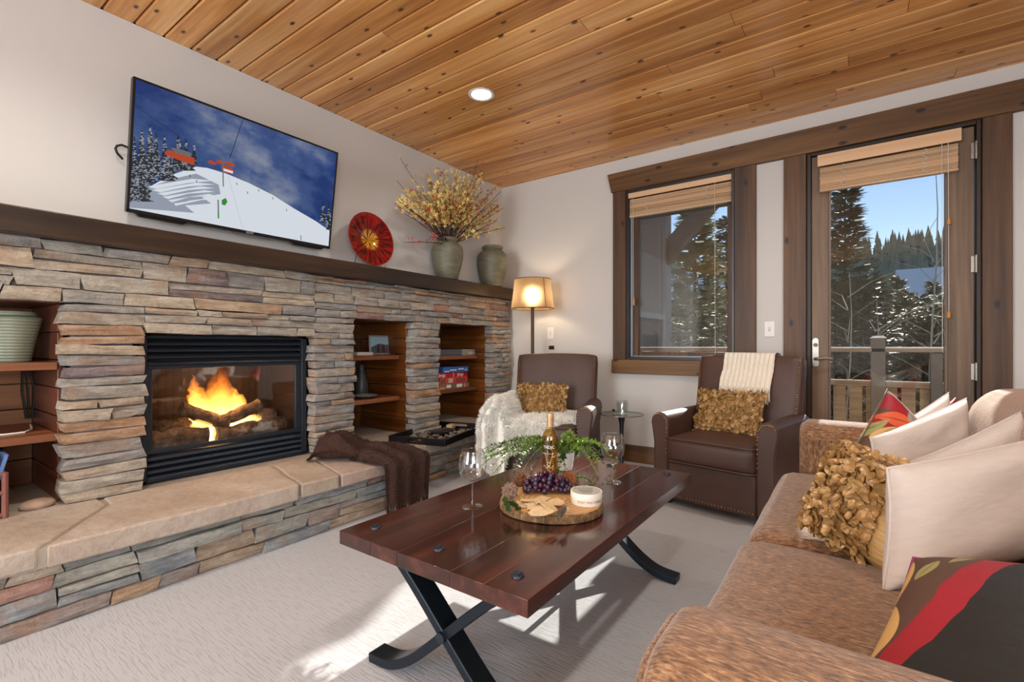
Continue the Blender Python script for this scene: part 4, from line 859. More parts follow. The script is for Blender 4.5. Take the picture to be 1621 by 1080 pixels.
# ------------------------------------------------------------------ fixed fittings
def fittings():
    def plate(name, label, x, z, w, h, m, parts):
        t = thing(name, label, 'wall plate', (x, 0, z)); MB().box((-w/2, -.007, -h/2), (w/2, 0, h/2)).build('plate', m, t, bevel=.003); 
        for nm, lo, hi, mm in parts: MB().box(lo, hi).build(nm, mm, t, bevel=.001)
    wp = M['whiteplastic']; gp = plain('grey_toggle', C(200, 196, 190), .4)
    plate('light_switch', 'white light switch on the plaster beside the floor lamp', .617, 1.166, .078, .118, wp, [('toggle_surround', (-.008, -.009, -.016), (.008, -.006, .016), gp), ('toggle', (-.004, -.018, -.002), (.004, -.007, .008), wp)])
    plate('light_switch', 'white light switch between the window and the patio door', 2.565, 1.167, .072, .118, wp, [('toggle_surround', (-.008, -.009, -.016), (.008, -.006, .016), gp), ('toggle', (-.004, -.018, -.002), (.004, -.007, .008), wp)])
    plate('wall_jack', 'small dark wall jack below the switch by the lamp', .628, 1.022, .062, .038, M['bronze'], [('socket', (-.012, -.009, -.006), (.012, -.006, .006), M['black'])])
    # recessed downlights: the one in view, plus an unseen grid added to brighten the room
    for k, (x, y) in enumerate([(1.044, -1.618), (3.15, -1.30), (1.044, -3.75), (3.15, -3.75), (1.044, -6.0), (3.15, -6.0)]):
        t = thing('recessed_light', 'round white recessed light in the pine ceiling' if k == 0 else 'added recessed fill light beyond the visible stretch of pine ceiling', 'ceiling light', (x, y, H), 0, 'recessed ceiling lights')
        MB().lathe([(.068, 0), (.085, -.001), (.088, -.004), (.085, -.007), (.072, -.007), (.066, -.002)], 40, cap=False).build('trim_ring', wp, t, smooth=50)
        MB().lathe([(.001, -.003), (.0665, -.003), (.0665, -.001), (.001, -.001)], 40).build('lens', emit('lit_lens', (1, .95, .86, 1), 6), t)
        d = bpy.data.lights.new('downlight', 'SPOT'); o = bpy.data.objects.new('downlight', d); COL.objects.link(o)
        d.energy = 75 if k else 40; d.spot_size = math.radians(150); d.spot_blend = .9; d.shadow_soft_size = .07; d.color = (1, .95, .87); o.location = (x, y, H-.02)
    # floor lamp
    b = ony(843, 480, -.30); x, y = b.x, b.y
    t = thing('floor_lamp', 'bronze floor lamp with a parchment drum shade in the corner', 'floor lamp', (x, y, 0))
    MB().lathe([(0, 0), (.14, 0), (.145, .012), (.13, .02), (.04, .03), (.02, .05), (.018, .07)], 40, cap=False).build('base', M['bronze'], t, smooth=50)
    MB().tube([(0, 0, .05), (0, 0, 1.44)], .0155, 14).build('pole', M['bronze'], t)
    MB().lathe([(.0, 1.40), (.02, 1.40), (.028, 1.405), (.028, 1.43), (.016, 1.44), (0, 1.44)], 20, cap=False).build('collar', M['bronze'], t)
    z0, z1 = 1.392, 1.672; r0, r1 = .205, .170
    MB().lathe([(r0, z0), (r1, z1)], 56, cap=False).build('lamp_shade', M['shade'], t, smooth=180)
    for r, z in ((r0, z0), (r1, z1)): MB().tube([(r*1.004*math.cos(a), r*1.004*math.sin(a), z) for a in [2*PI*i/56 for i in range(56)]], .0035, 6, closed=True).build('shade_rim', plain('dark_binding', C(96, 70, 46), .7), t)
    for a in (-.35, 2.6): MB().tube([(r0*1.003*math.cos(a), r0*1.003*math.sin(a), z0), (r1*1.003*math.cos(a), r1*1.003*math.sin(a), z1)], .003, 6).build('shade_seam', plain('dark_seam', C(96, 70, 46), .7), t)
    for a in (0, 2.1, 4.2): MB().tube([(0, 0, z0+.03), (r0*.98*math.cos(a), r0*.98*math.sin(a), z0+.012)], .0025, 6).build('shade_spoke', M['bronze'], t)
    MB().ball((0, 0, 1.525), .034, 14, 10, (1, 1, 1.2)).tube([(0, 0, 1.43), (0, 0, 1.49)], .013, 10).build('bulb', emit('lit_bulb', (1, .78, .52, 1), 110), t, smooth=180)


# ------------------------------------------------------------------ upholstery helpers
def soft_box(lo, hi, r, crown=0, n=8, front=0, wob=0):
    """rounded cushion block; crown lifts the top, front bulges the -y face"""
    lo = Vector(lo); hi = Vector(hi); c = (lo+hi)/2; hf = (hi-lo)/2; b = bmesh.new()
    ts = [-1+2*i/n for i in range(n+1)]
    ts = sorted(set(ts+[-.97, .97]))
    def P(x, y, z):
        p = Vector((x*hf.x, y*hf.y, z*hf.z)); q = Vector([max(-(h-r), min(h-r, v)) for v, h in zip(p, hf)]); d = p-q
        if d.length > 1e-9: p = q+d.normalized()*r
        if crown: p.z += crown*(1-x*x)*(1-y*y)*(1 if z > 0 else .25)*abs(z)
        if front and y < 0: p.y -= front*(1-x*x)*(1-z*z)*abs(y)
        if wob: p += Vector((nz(p+c, 7, 1), nz(p+c, 7, 5), nz(p+c, 7, 9)))*wob
        return p+c
    for ax in range(3):
        for s in (-1, 1):
            g = []
            for u in ts:
                row = []
                for v in ts:
                    q = [0, 0, 0]; q[ax] = s; q[(ax+1) % 3] = u; q[(ax+2) % 3] = v; row.append(b.verts.new(P(*q)))
                g.append(row)
            for i in range(len(ts)-1):
                for j in range(len(ts)-1): b.faces.new((g[i][j], g[i+1][j], g[i+1][j+1], g[i][j+1]))
    bmesh.ops.remove_doubles(b, verts=b.verts, dist=.0008)
    b.verts.index_update(); m = MB(); m.add([v.co[:] for v in b.verts], [tuple(v.index for v in f.verts) for f in b.faces]); b.free(); return m
def rrect(x0, x1, y0, y1, z, r, k=5):
    P = []
    for cx, cy, a0 in ((x1-r, y1-r, 0), (x0+r, y1-r, PI/2), (x0+r, y0+r, PI), (x1-r, y0+r, 1.5*PI)):
        P += [(cx+r*math.cos(a0+PI/2*i/k), cy+r*math.sin(a0+PI/2*i/k), z) for i in range(k+1)]
    return P
def pillow_pt(u, v, w, h, t, s, seed=0, pinch=.10):
    """u, v in -1..1; s = side"""
    x = u*w/2*(1-pinch*(1-v*v)*abs(u)**2); y = v*h/2*(1-pinch*(1-u*u)*abs(v)**2)
    z = s*t/2*(max(0, (1-u**4))*max(0, (1-v**4)))**.55*(1-.0*u)
    z += s*.012*nz((u*1.6, v*1.6, seed), 1.0)*(1-u*u)*(1-v*v)
    return Vector((x, y, z))
def pillow_mesh(w, h, t, seed=0, n=22, pinch=.10):
    m = MB()
    f = lambda a: math.copysign(1-(1-abs(a))**1.35, a)
    for s in (1, -1): m.grid(lambda u, v: pillow_pt(f(2*u-1), f(2*v-1), w, h, t, s, seed, pinch), n, n)
    return m
def weld(o, d=.0006):
    b = bmesh.new(); b.from_mesh(o.data); bmesh.ops.remove_doubles(b, verts=b.verts, dist=d); bmesh.ops.recalc_face_normals(b, faces=b.faces); b.to_mesh(o.data); b.free()
def pillow(name, label, w, h, t, mat, mtx, seed=0, pipe=None, pinch=.1, shear=0):
    p = thing(name, label, 'pillow'); p.location = mtx.translation; p.rotation_euler = mtx.to_euler()
    q = pillow_mesh(w, h, t, seed, 26, pinch); q.v = [(x+shear*y, y, z) for x, y, z in q.v]
    o = q.build('cover', mat, p, smooth=180); weld(o)
    if pipe:
        E = [pillow_pt(a, -1, w, h, t, 1, seed, pinch) for a in [-1+.2*i for i in range(10)]]+[pillow_pt(1, a, w, h, t, 1, seed, pinch) for a in [-1+.2*i for i in range(10)]]+[pillow_pt(-a, 1, w, h, t, 1, seed, pinch) for a in [-1+.2*i for i in range(10)]]+[pillow_pt(-1, -a, w, h, t, 1, seed, pinch) for a in [-1+.2*i for i in range(10)]]
        E = [Vector((e.x+shear*e.y, e.y, e.z)) for e in E]
        MB().tube(E, .004, 6, closed=True).build('piping', pipe, p, smooth=180)
    return p
def petal_mesh(rr, s, k=7):
    vs = [(0, 0, 0)]; fs = []; cup = rr.uniform(.2, .75)
    for ring, f in ((1, .55), (2, 1.0)):
        for i in range(k):
            a = 2*PI*i/k; r = s*f*(1+.15*math.sin(a*2+rr.random())); x, y = r*math.cos(a)+s*.55, r*math.sin(a)
            vs.append((x, y, cup*s*(f*f)*(.35+.65*abs(math.sin(a)))*.9+rr.uniform(-.1, .1)*s+max(0, x)*.25))
    fs += [(0, 1+i, 1+(i+1) % k) for i in range(k)] + [(1+i, 1+k+i, 1+k+(i+1) % k, 1+(i+1) % k) for i in range(k)]
    return vs, fs
def petal_frames(rr, w, h, t, nu, nv, lift, ulim=1.0, pinch=.06, ua=-.96, ub=.96):
    for j in range(nv):
        for i in range(nu):
            u = ua+(ub-ua)*(i+.5+rr.uniform(-.32, .32))/nu; v = (-1+2*(j+.5+rr.uniform(-.32, .32))/nv)*.96
            p = pillow_pt(u, v, w, h, t, 1, 0, pinch); e = .02
            n = (pillow_pt(u+e, v, w, h, t, 1, 0, pinch)-p).cross(pillow_pt(u, v+e, w, h, t, 1, 0, pinch)-p)
            n = n.normalized() if n.length > 1e-9 else Vector((0, 0, 1)); n = (n+Vector((u*.35, v*.35, 0))).normalized()
            a = rr.uniform(0, 2*PI); x = n.orthogonal().normalized(); x = Matrix.Rotation(a, 3, n) @ x; x = (x+n*rr.uniform(.25, 1.0)).normalized()
            z = (n-x*n.dot(x)).normalized(); y = z.cross(x)
            m = Matrix((x, y, z)).transposed().to_4x4(); m.translation = p+n*lift*rr.random(); yield m
def lumbar(label, mtx, seed, w=.45, h=.30):
    p = thing('ruffle_pillow', label, 'pillow'); p.location = mtx.translation; p.rotation_euler = mtx.to_euler(); rr = random.Random(seed)
    o = pillow_mesh(w, h, .11, seed, 14, .06).build('cover', M['golddark'], p, smooth=180); weld(o)
    m = MB()
    for f in petal_frames(rr, w, h, .11, 22, 15, .008): m.add(*petal_mesh(rr, rr.uniform(.012, .018), 6), f)
    tag(m.build('petal', M['gold'], p, smooth=180), kind='stuff'); return p

# ------------------------------------------------------------------ armchairs
def armchair(label, loc, rz):
    t = thing('leather_armchair', label, 'armchair', (*loc, 0), rz, None); L = M['leather']
    MB().box((-.272, -.358, .045), (.272, .30, .29)).build('front_panel', L, t, bevel=.012)
    soft_box((-.278, -.395, .285), (.278, .20, .455), .045, .018, 10, .012).build('seat_cushion', L, t, smooth=180)
    for z in (.445, .30): MB().tube([(x, y-.006*(1-(x/.278)**2), zz) for x, y, zz in rrect(-.276, .276, -.394, .19, z, .045)], .0055, 6, closed=True).build('cushion_piping', L, t, smooth=180)
    for s in (-1, 1):
        prof = [(.272, .06), (.405, .045), (.395, .10), (.376, .20), (.372, .40), (.384, .48), (.392, .53), (.384, .572), (.36, .594), (.33, .60), (.298, .594), (.276, .572), (.268, .53)]
        a = MB().prism([(s*x, z) for x, z in prof], -.362, .27, 'xzy').build('arm', L, t, bevel=.014, seg=3)
        nl = MB()
        pts = [(.279, .34), (.279, .42), (.279, .50), (.284, .552), (.305, .583), (.335, .590), (.362, .582), (.380, .56)]
        for k in range(len(pts)-1):
            for q in range(3):
                x = pts[k][0]+(pts[k+1][0]-pts[k][0])*q/3; z = pts[k][1]+(pts[k+1][1]-pts[k][1])*q/3; nl.ball((s*x, -.364, z), .0052, 6, 4, (1, .6, 1))
        tag(nl.build('nail_trim', M['brass'], a, smooth=180), kind='stuff')
    # back: tilted, slightly crowned slab
    B = Vector((0, .13, .34)); T = Vector((0, .262, .968)); up = (T-B); Lh = up.length; nrm = Vector((0, -up.z, up.y)).normalized(); up.normalize()
    m = frame(B, (1, 0, 0), up)           # local x right, y up along the back, z to the front? (x cross y)
    sg = 1 if (m.col[2].to_3d().dot(nrm) > 0) else -1
    bk = soft_box((-.35, -.06, -.11), (.35, Lh, 0), .032, 0, 10)
    vs = []
    for p in bk.v:
        x, y, z = p; f = max(0, y/Lh); y2 = y+.014*(1-(x/.35)**2)*f; zz = z*sg
        if sg*zz > -.02: zz += sg*.014*(1-(x/.35)**2)*math.sin(PI*min(1, f))
        vs.append(tuple(m @ Vector((x*(1-.02*(1-f)), y2, zz if sg > 0 else -abs(zz)*0+zz))))
    bk.v = vs; b = bk.build('backrest', L, t, smooth=180)
    nl = MB()
    for s in (-1, 1):
        for k in range(30):
            f = .30+.68*k/29; nl.ball(tuple(m @ Vector((s*(.322+.006*f), Lh*f, sg*.003))), .0056, 6, 4)
    tag(nl.build('nail_trim', M['brass'], b, smooth=180), kind='stuff')
    nl = MB()
    for k in range(27): nl.ball((-.255+.51*k/26, -.362, .072), .006, 6, 4)
    tag(nl.build('nail_trim', M['brass'], t, smooth=180), kind='stuff')
    for sx in (-1, 1):
        for y in (-.3, .27): MB().lathe([(.022, 0), (.026, .03), (.026, .06)], 12, Matrix.Translation((sx*.3, y, 0))).build('foot', plain('dark_foot', C(34, 22, 16), .5), t)
    MB().box((-.34, .22, .06), (.34, .30, .5)).build('back_panel', L, t, bevel=.02)
    t['back_m'] = [v for r in m for v in r]
    return t, m, Lh, sg
def chairs():
    posL, rL = (1.085, -.79), math.radians(19); posR, rR = (2.435, -.69), math.radians(-10.5)
    cl, m, Lh, sg = armchair('brown leather armchair draped with a white sheepskin beside the stone wall', posL, rL)
    cr, m2, _, _ = armchair('brown leather armchair with a cream knitted throw over its back', posR, rR)
    def W(pos, r): return Matrix.Translation((*pos, 0)) @ Matrix.Rotation(r, 4, 'Z')
    up = Vector((m.col[1][0], m.col[1][1], m.col[1][2]))
    def lum(pos, r, x, label, seed, w=.45, h=.30):
        f = frame((x, .028, .585), (1, .0, 0), (0, .30, .95)); return lumbar(label, W(pos, r) @ f, seed, w, h)
    lum(posL, rL, -.075, 'gold ruffled lumbar pillow behind the sheepskin', 3, .43, .285)
    lum(posR, rR, -.035, 'gold ruffled lumbar pillow under the cream throw', 4, .45, .31)
    # sheepskin over one arm and the seat of the first chair
    wl = W(posL, rL)
    sk = thing('sheepskin', 'white sheepskin thrown over the armchair seat and arm', 'sheepskin', (*posL, .0), rL)
    path = [(-.425, .36), (-.432, .44), (-.425, .53), (-.395, .60), (-.335, .635), (-.29, .615), (-.262, .55), (-.25, .50), (-.20, .478), (-.08, .487), (.08, .488), (.19, .482), (.30, .475)]
    def lat(u):
        k = u*(len(path)-1); i = min(len(path)-2, int(k)); a, b = Vector(path[i]), Vector(path[i+1]); return a.lerp(b, k-i)
    def S(u, v):
        p = lat(u); x, z = p
        frontlen = .25+.22*math.sin(PI*min(1, max(0, (u-.12)/.62)))**1.0 if u < .74 else .25*(1-(u-.74)/.26)+.02
        back = .16-.10*abs(u-.5)
        yy = back-(back+.405)*min(1, v/.62)
        if u > .8: yy = back-(back+.405)*min(1, v/.62)*(1-.5*(u-.8)/.2)
        d = 0
        if v > .62:
            d = (v-.62)/.38; a = min(1, d/.22); yy -= .035*math.sin(a*PI/2)+.02*d; z2 = z-max(0, d-.08)*frontlen*(1.35 if u < .6 else .8)
            if u < .62: z2 = min(z2, z-(d*.9)*(z-.22)*.92)
            z = z2
        k = nz((u*5, v*5, 3))*.016
        return Vector((x+.5*k, yy+.03*nz((u*3, v*2, 8)), z+k))
    MB().grid(S, 40, 40).build('hide', M['fleece'], sk, smooth=180)
    rr = random.Random(9); vs = []; fs = []
    for k in range(42000):
        u, v = rr.random(), rr.random(); p = S(u, v); e = .01
        n = (S(min(1, u+e), v)-S(max(0, u-e), v)).cross(S(u, min(1, v+e))-S(u, max(0, v-e)))
        n = n.normalized() if n.length > 1e-9 else Vector((0, 0, 1))
        if n.z < 0 and abs(n.z) > .3: n = -n
        if abs(n.z) <= .3 and n.y > 0 and v > .7: n = -n
        if u < .25 and n.x > 0: n = -n
        if .3 < u < .6 and n.x < 0 and abs(n.z) < .5 : n = -n
        clump = Vector((nz(p, 22, 1), nz(p, 22, 4), nz(p, 22, 7)))
        L = rr.uniform(.026, .046); d = (n*.95+clump*.45+Vector((rr.uniform(-.35, .35), rr.uniform(-.35, .25), rr.uniform(-.55, .05)))).normalized(); sd = d.orthogonal().normalized()*.0021
        sd = Matrix.Rotation(rr.uniform(0, PI), 3, d) @ sd; m1 = p+d*L*.55; tip = p+d*L+Vector((0, 0, -.008))+clump*.008; i = len(vs)
        vs += [p-sd, p+sd, m1+sd*.8, m1-sd*.8, tip]; fs += [(i, i+1, i+2, i+3), (i+3, i+2, i+4)]
    mb = MB(); mb.v = [tuple(v) for v in vs]; mb.f = fs; mb.mi = [0]*len(fs)
    me = bpy.data.meshes.new('fleece'); me.from_pydata(mb.v, [], mb.f); me.materials.append(M['fleece']); me.polygons.foreach_set('use_smooth', [True]*len(me.polygons))
    tag(link('fleece', me, sk), kind='stuff')
    # cream throw over the back of the second chair
    th = thing('knitted_throw', 'cream cable-knit throw with fringe hanging over an armchair back', 'throw blanket', (*posR, 0), rR)
    def Tt(u, v):
        x = -.150+.335*u+.01*nz((v*3, u*3, 2)); top = Lh+.030
        if v < .25: yb = top-.02-.20*(1-v/.25); zf = -.135
        elif v < .42: a = (v-.25)/.17*PI; yb = top-.02+.022*math.sin(a); zf = -.0615-.0735*math.cos(a)
        else: yb = top-.02-.235*(v-.42)/.58; zf = .012+.006*math.sin((v-.42)*4)+.03*max(0, v-.7)/.3
        rib = .0035*math.cos(u*2*PI*11)*(1+.5*math.sin(v*60))
        p = m2 @ Vector((x-.012*(v-.42)*(1 if v > .42 else 0), yb, sg*(zf+rib+.004*nz((u*4, v*5, 6)))))
        return p
    MB().grid(Tt, 88, 44).build('knit', M['cream'], th, smooth=180)
    fr = MB(); rr = random.Random(12)
    for k in range(58):
        u = (k+.5)/58; a = Tt(u, 1.0); q = Vector((rr.uniform(-.008, .008), 0, 0)); dn = Vector((0, -.012, -.05)) 
        fr.tube([a, a+dn+q, a+dn*2.0*rr.uniform(.85, 1.1)+q*1.6], [.0035, .0034, .0022], 5)
    tag(fr.build('fringe', M['cream'], th, smooth=60), kind='stuff')

# ------------------------------------------------------------------ sofa and its pillows
def patterned(name, bands, ang, leaves, scale=1.0):
    """woven cushion print: diagonal colour bands with leaf shapes, in the cushion's own plane"""
    t = NT(name); tc = t.n('TexCoord'); v = tc.outputs['Object']; sp = t.n('SeparateXYZ', {'Vector': v}); X, Y = sp.outputs['X'], sp.outputs['Y']
    wob = t.math('MULTIPLY', t.math('SUBTRACT', t.noise(v, 6, 2), .5), .05)
    d = t.math('ADD', t.math('ADD', t.math('MULTIPLY', X, math.cos(ang)), t.math('MULTIPLY', Y, math.sin(ang))), t.math('ADD', wob, .35))
    col = t.ramp(d, bands, 'CONSTANT')
    for x, y, a, b, rot, c in leaves:
        dx = t.math('SUBTRACT', X, x); dy = t.math('SUBTRACT', Y, y)
        p = t.math('ADD', t.math('MULTIPLY', dx, math.cos(rot)/a), t.math('MULTIPLY', dy, math.sin(rot)/a)); q = t.math('ADD', t.math('MULTIPLY', dx, -math.sin(rot)/b), t.math('MULTIPLY', dy, math.cos(rot)/b))
        e = t.math('ADD', t.math('ABSOLUTE', q), t.math('MULTIPLY', p, p)); col = t.mix(t.math('LESS_THAN', e, 1.0), col, c)
        col = t.mix(t.math('LESS_THAN', t.math('ADD', t.math('MULTIPLY', t.math('ABSOLUTE', q), 9), t.math('MULTIPLY', p, p)), .7), col, tuple(k*.35 for k in c[:3])+(1,))
    n = t.noise(v, 220, 2); wr = t.noise(t.n('Mapping', {'Vector': v, 'Scale': (5, 14, 5), 'Rotation': (0, 0, ang)}).outputs[0], 1.4, 3)
    t.set(Base_Color=col, Roughness=.62).bump(t.math('ADD', t.math('MULTIPLY', n, .15), wr), .35, .015); return t.m
def sofa():
    X0, X1, YN, YF = 2.885, 3.80, -3.60, -1.20
    t = thing('fabric_sofa', 'tan chenille sofa facing the stone fireplace', 'sofa', (3.3, -2.43, 0)); o = Vector((3.3, -2.43, 0))
    def r(p): return tuple(Vector(p)-o)
    MB().box(r((2.88, YN+.06, .07)), r((X1-.02, YF-.06, .30))).build('base', M['cheny'], t, bevel=.02)
    def arm(y0, y1, nm):
        w = y1-y0; R0 = .085; P = []
        for cx, a0 in ((y1-R0, 0), (y0+R0, PI/2)):
            P += [(cx+R0*math.cos(a0+PI/2*i/7), .67-R0+R0*math.sin(a0+PI/2*i/7)) for i in range(8)]
        P = [(y1, .05)]+P+[(y0, .05)]
        m = MB().prism([(a-o.y, z) for a, z in P], X0-o.x, X1-.06-o.x, 'yzx').build(nm, [M['chenx']], t, bevel=.03, seg=4, smooth=50)
        # face the front and the inner side with the upright weave
        Q = [(y1-.018, .06)]+[(cx+(R0-.018)*math.cos(a0+PI/2*i/7), .67-R0+(R0-.018)*math.sin(a0+PI/2*i/7)) for cx, a0 in ((y1-R0, 0), (y0+R0, PI/2)) for i in range(8)]+[(y0+.018, .06)]
        MB().prism([(a-o.y, z) for a, z in Q], X0-.008-o.x, X0+.02-o.x, 'yzx').build('arm_front', M['chenz'], m, bevel=.008, smooth=50)
        return m
    arm(-3.60, -3.355, 'arm'); arm(-1.45, YF, 'arm')
    MB().box(r((X0+.03, -1.466, .30)), r((3.5, -1.449, .60))).build('arm_lining', M['chenz'], t, bevel=.004)
    for a, b in ((-3.352, -2.455), (-2.445, -1.468)):
        soft_box(r((2.805, a, .27)), r((3.46, b, .447)), .06, .016, 12, 0, .004).build('seat_cushion', M['chenx'], t, smooth=180)
    MB().box(r((3.55, YN+.1, .10)), r((X1, YF-.06, .78))).build('back_frame', M['chenz'], t, bevel=.06, seg=4)
    for a, b in ((-3.345, -2.45), (-2.44, -1.30)):
        q = soft_box(r((3.44, a, .43)), r((3.70, b, .86)), .11, .02, 12, 0, .006); q.v = [(x+.12*(z-.43), y, z) for x, y, z in q.v]
        q.build('back_cushion', M['weave'], t, smooth=180)
    for x in (2.93, 3.72):
        for y in (YN+.09, YF-.09): MB().lathe([(.024, 0), (.03, .03), (.032, .075)], 12, Matrix.Translation(r((x, y, 0)))).build('foot', plain('sofa_foot', C(44, 28, 18), .5), t)

def face(o, nrm, roll=0, up=(0, 0, 1)):
    """frame whose z is the pillow's facing normal and whose y is as upright as possible"""
    z = Vector(nrm).normalized(); x = Vector(up).cross(z).normalized(); m = frame(o, x, z.cross(x), z); return m @ Matrix.Rotation(roll, 4, 'Z')
def sofa_pillows():
    red, brown, black, tan, olive, orange, purple, grey = C(150, 12, 32), C(84, 56, 42), C(18, 13, 12), C(206, 162, 98), C(150, 142, 86), C(206, 84, 44), C(136, 40, 88), C(150, 136, 128)
    def corners(TL, BL, TR, t, seedless=0):
        """cushion frame from three corners, each a (pixel x, pixel y, view depth)"""
        a, b, c = ond(*TL), ond(*BL), ond(*TR); m = frame((b+c)/2, c-a, a-b); y = m.to_3x3().inverted() @ (a-b); return m, (c-a).length, y.y, y.x/y.y
    pm = patterned('red_leaf_print', [(0, brown), (.14, red), (.20, tan), (.225, brown), (.30, red), (.42, brown), (.455, red), (.52, grey), (.60, brown)], 1.35, [(-.02, -.08, .06, .028, .6, C(176, 150, 74)), (.06, .09, .10, .03, 2.6, orange), (.10, -.02, .07, .03, .2, olive), (-.12, .12, .07, .035, .5, orange), (-.07, .17, .05, .03, 2.3, grey), (-.17, -.0, .10, .018, 1.3, olive), (-.13, .03, .06, .016, 1.2, tan)])
    def put(name, label, cs, t, mat, seed, pipe=None, pinch=.08):
        m, w_, h_, sh = corners(*cs, t); return pillow(name, label, w_, h_, t, mat, m, seed, pipe, pinch, sh)
    put('patterned_pillow', 'red and orange leaf-print pillow standing against the far sofa arm', ((1405, 616, 2.14), (1322, 752, 1.98), (1505, 712, 2.08)), .14, pm, 1, plain('olive_piping', C(84, 80, 62), .7))
    put('patterned_pillow', 'red pillow mostly hidden behind the pale linen pillows', ((1420, 690, 2.40), (1420, 800, 2.25), (1514, 628, 2.40)), .12, pm, 2)
    L = M['linen']
    put('linen_pillow', 'pale linen pillow farthest along the sofa, tucked behind another', ((1386, 692, 2.10), (1384, 792, 1.98), (1502, 622, 2.14)), .15, L, 3, L)
    put('linen_pillow', 'pale linen pillow leaning right behind the gold ruffled pillow', ((1378, 694, 1.92), (1376, 790, 1.80), (1530, 631, 1.97)), .16, L, 4, L)
    put('linen_pillow', 'pale linen pillow with its corner peeking above the biggest pillow', ((1416, 742, 1.42), (1412, 880, 1.30), (1617, 652, 1.48)), .15, L, 5, L)
    put('linen_pillow', 'biggest pale linen pillow in front, above the striped pillow', ((1404, 742, 1.24), (1396, 940, 1.13), (1735, 672, 1.29)), .17, L, 6, L, .05)
    nm = patterned('striped_leaf_print', [(0, brown), (.214, red), (.256, black), (.9, black)], math.radians(-18.4), [(-.157, .119, .036, .0125, 1.25, olive), (-.112, .178, .04, .011, 1.1, olive), (-.200, -.055, .085, .036, 1.45, tan), (-.210, .085, .095, .030, 1.45, tan)])
    def cw(r, u, d): return CAM+RT*r+UP*u+FW*d
    wv, uv = Vector((.55, .25, -.84)).normalized(), Vector((.75, .305, .583)).normalized(); tl = Vector((.802, -.424, .955)); ctr = tl+wv*.18-uv*.21
    ax, ay = cw(*wv)-CAM, cw(*uv)-CAM
    mm = frame(cw(*ctr)-ax*-.03, ax, ay); mm.translation = cw(*(tl+wv*.21-uv*.21))
    pillow('patterned_pillow', 'striped red, brown and black leaf-print pillow at the near sofa end', .42, .42, .11, nm, mm, 7, plain('plum_piping', purple, .6), .05)
    # gold ruffled pillow, each petal its own part
    mtx = face((3.128, -2.425, .580), (-.60, -.66, .42), math.radians(-6))
    p = thing('ruffle_pillow', 'square gold satin pillow with big ruffled petals on the sofa', 'pillow'); p.location = mtx.translation; p.rotation_euler = mtx.to_euler()
    w, h, tk = .31, .29, .13
    o = pillow_mesh(w, h, tk, 8, 22, .05).build('cover', M['golddark'], p, smooth=180); weld(o)
    rr = random.Random(33); protos = []
    for k in range(8):
        vs, fs = petal_mesh(rr, .0140, 9); q = MB().add(vs, fs).build('petal', M['gold'], None, smooth=180); protos.append(q.data); bpy.data.objects.remove(q)
    for f in petal_frames(rr, w, h, tk, 15, 18, .014, 1.0, .05, -.98, .58):
        o = link('petal', rr.choice(protos), p); o.matrix_local = f; s = rr.uniform(.8, 1.15); o.scale = (s, s, s)

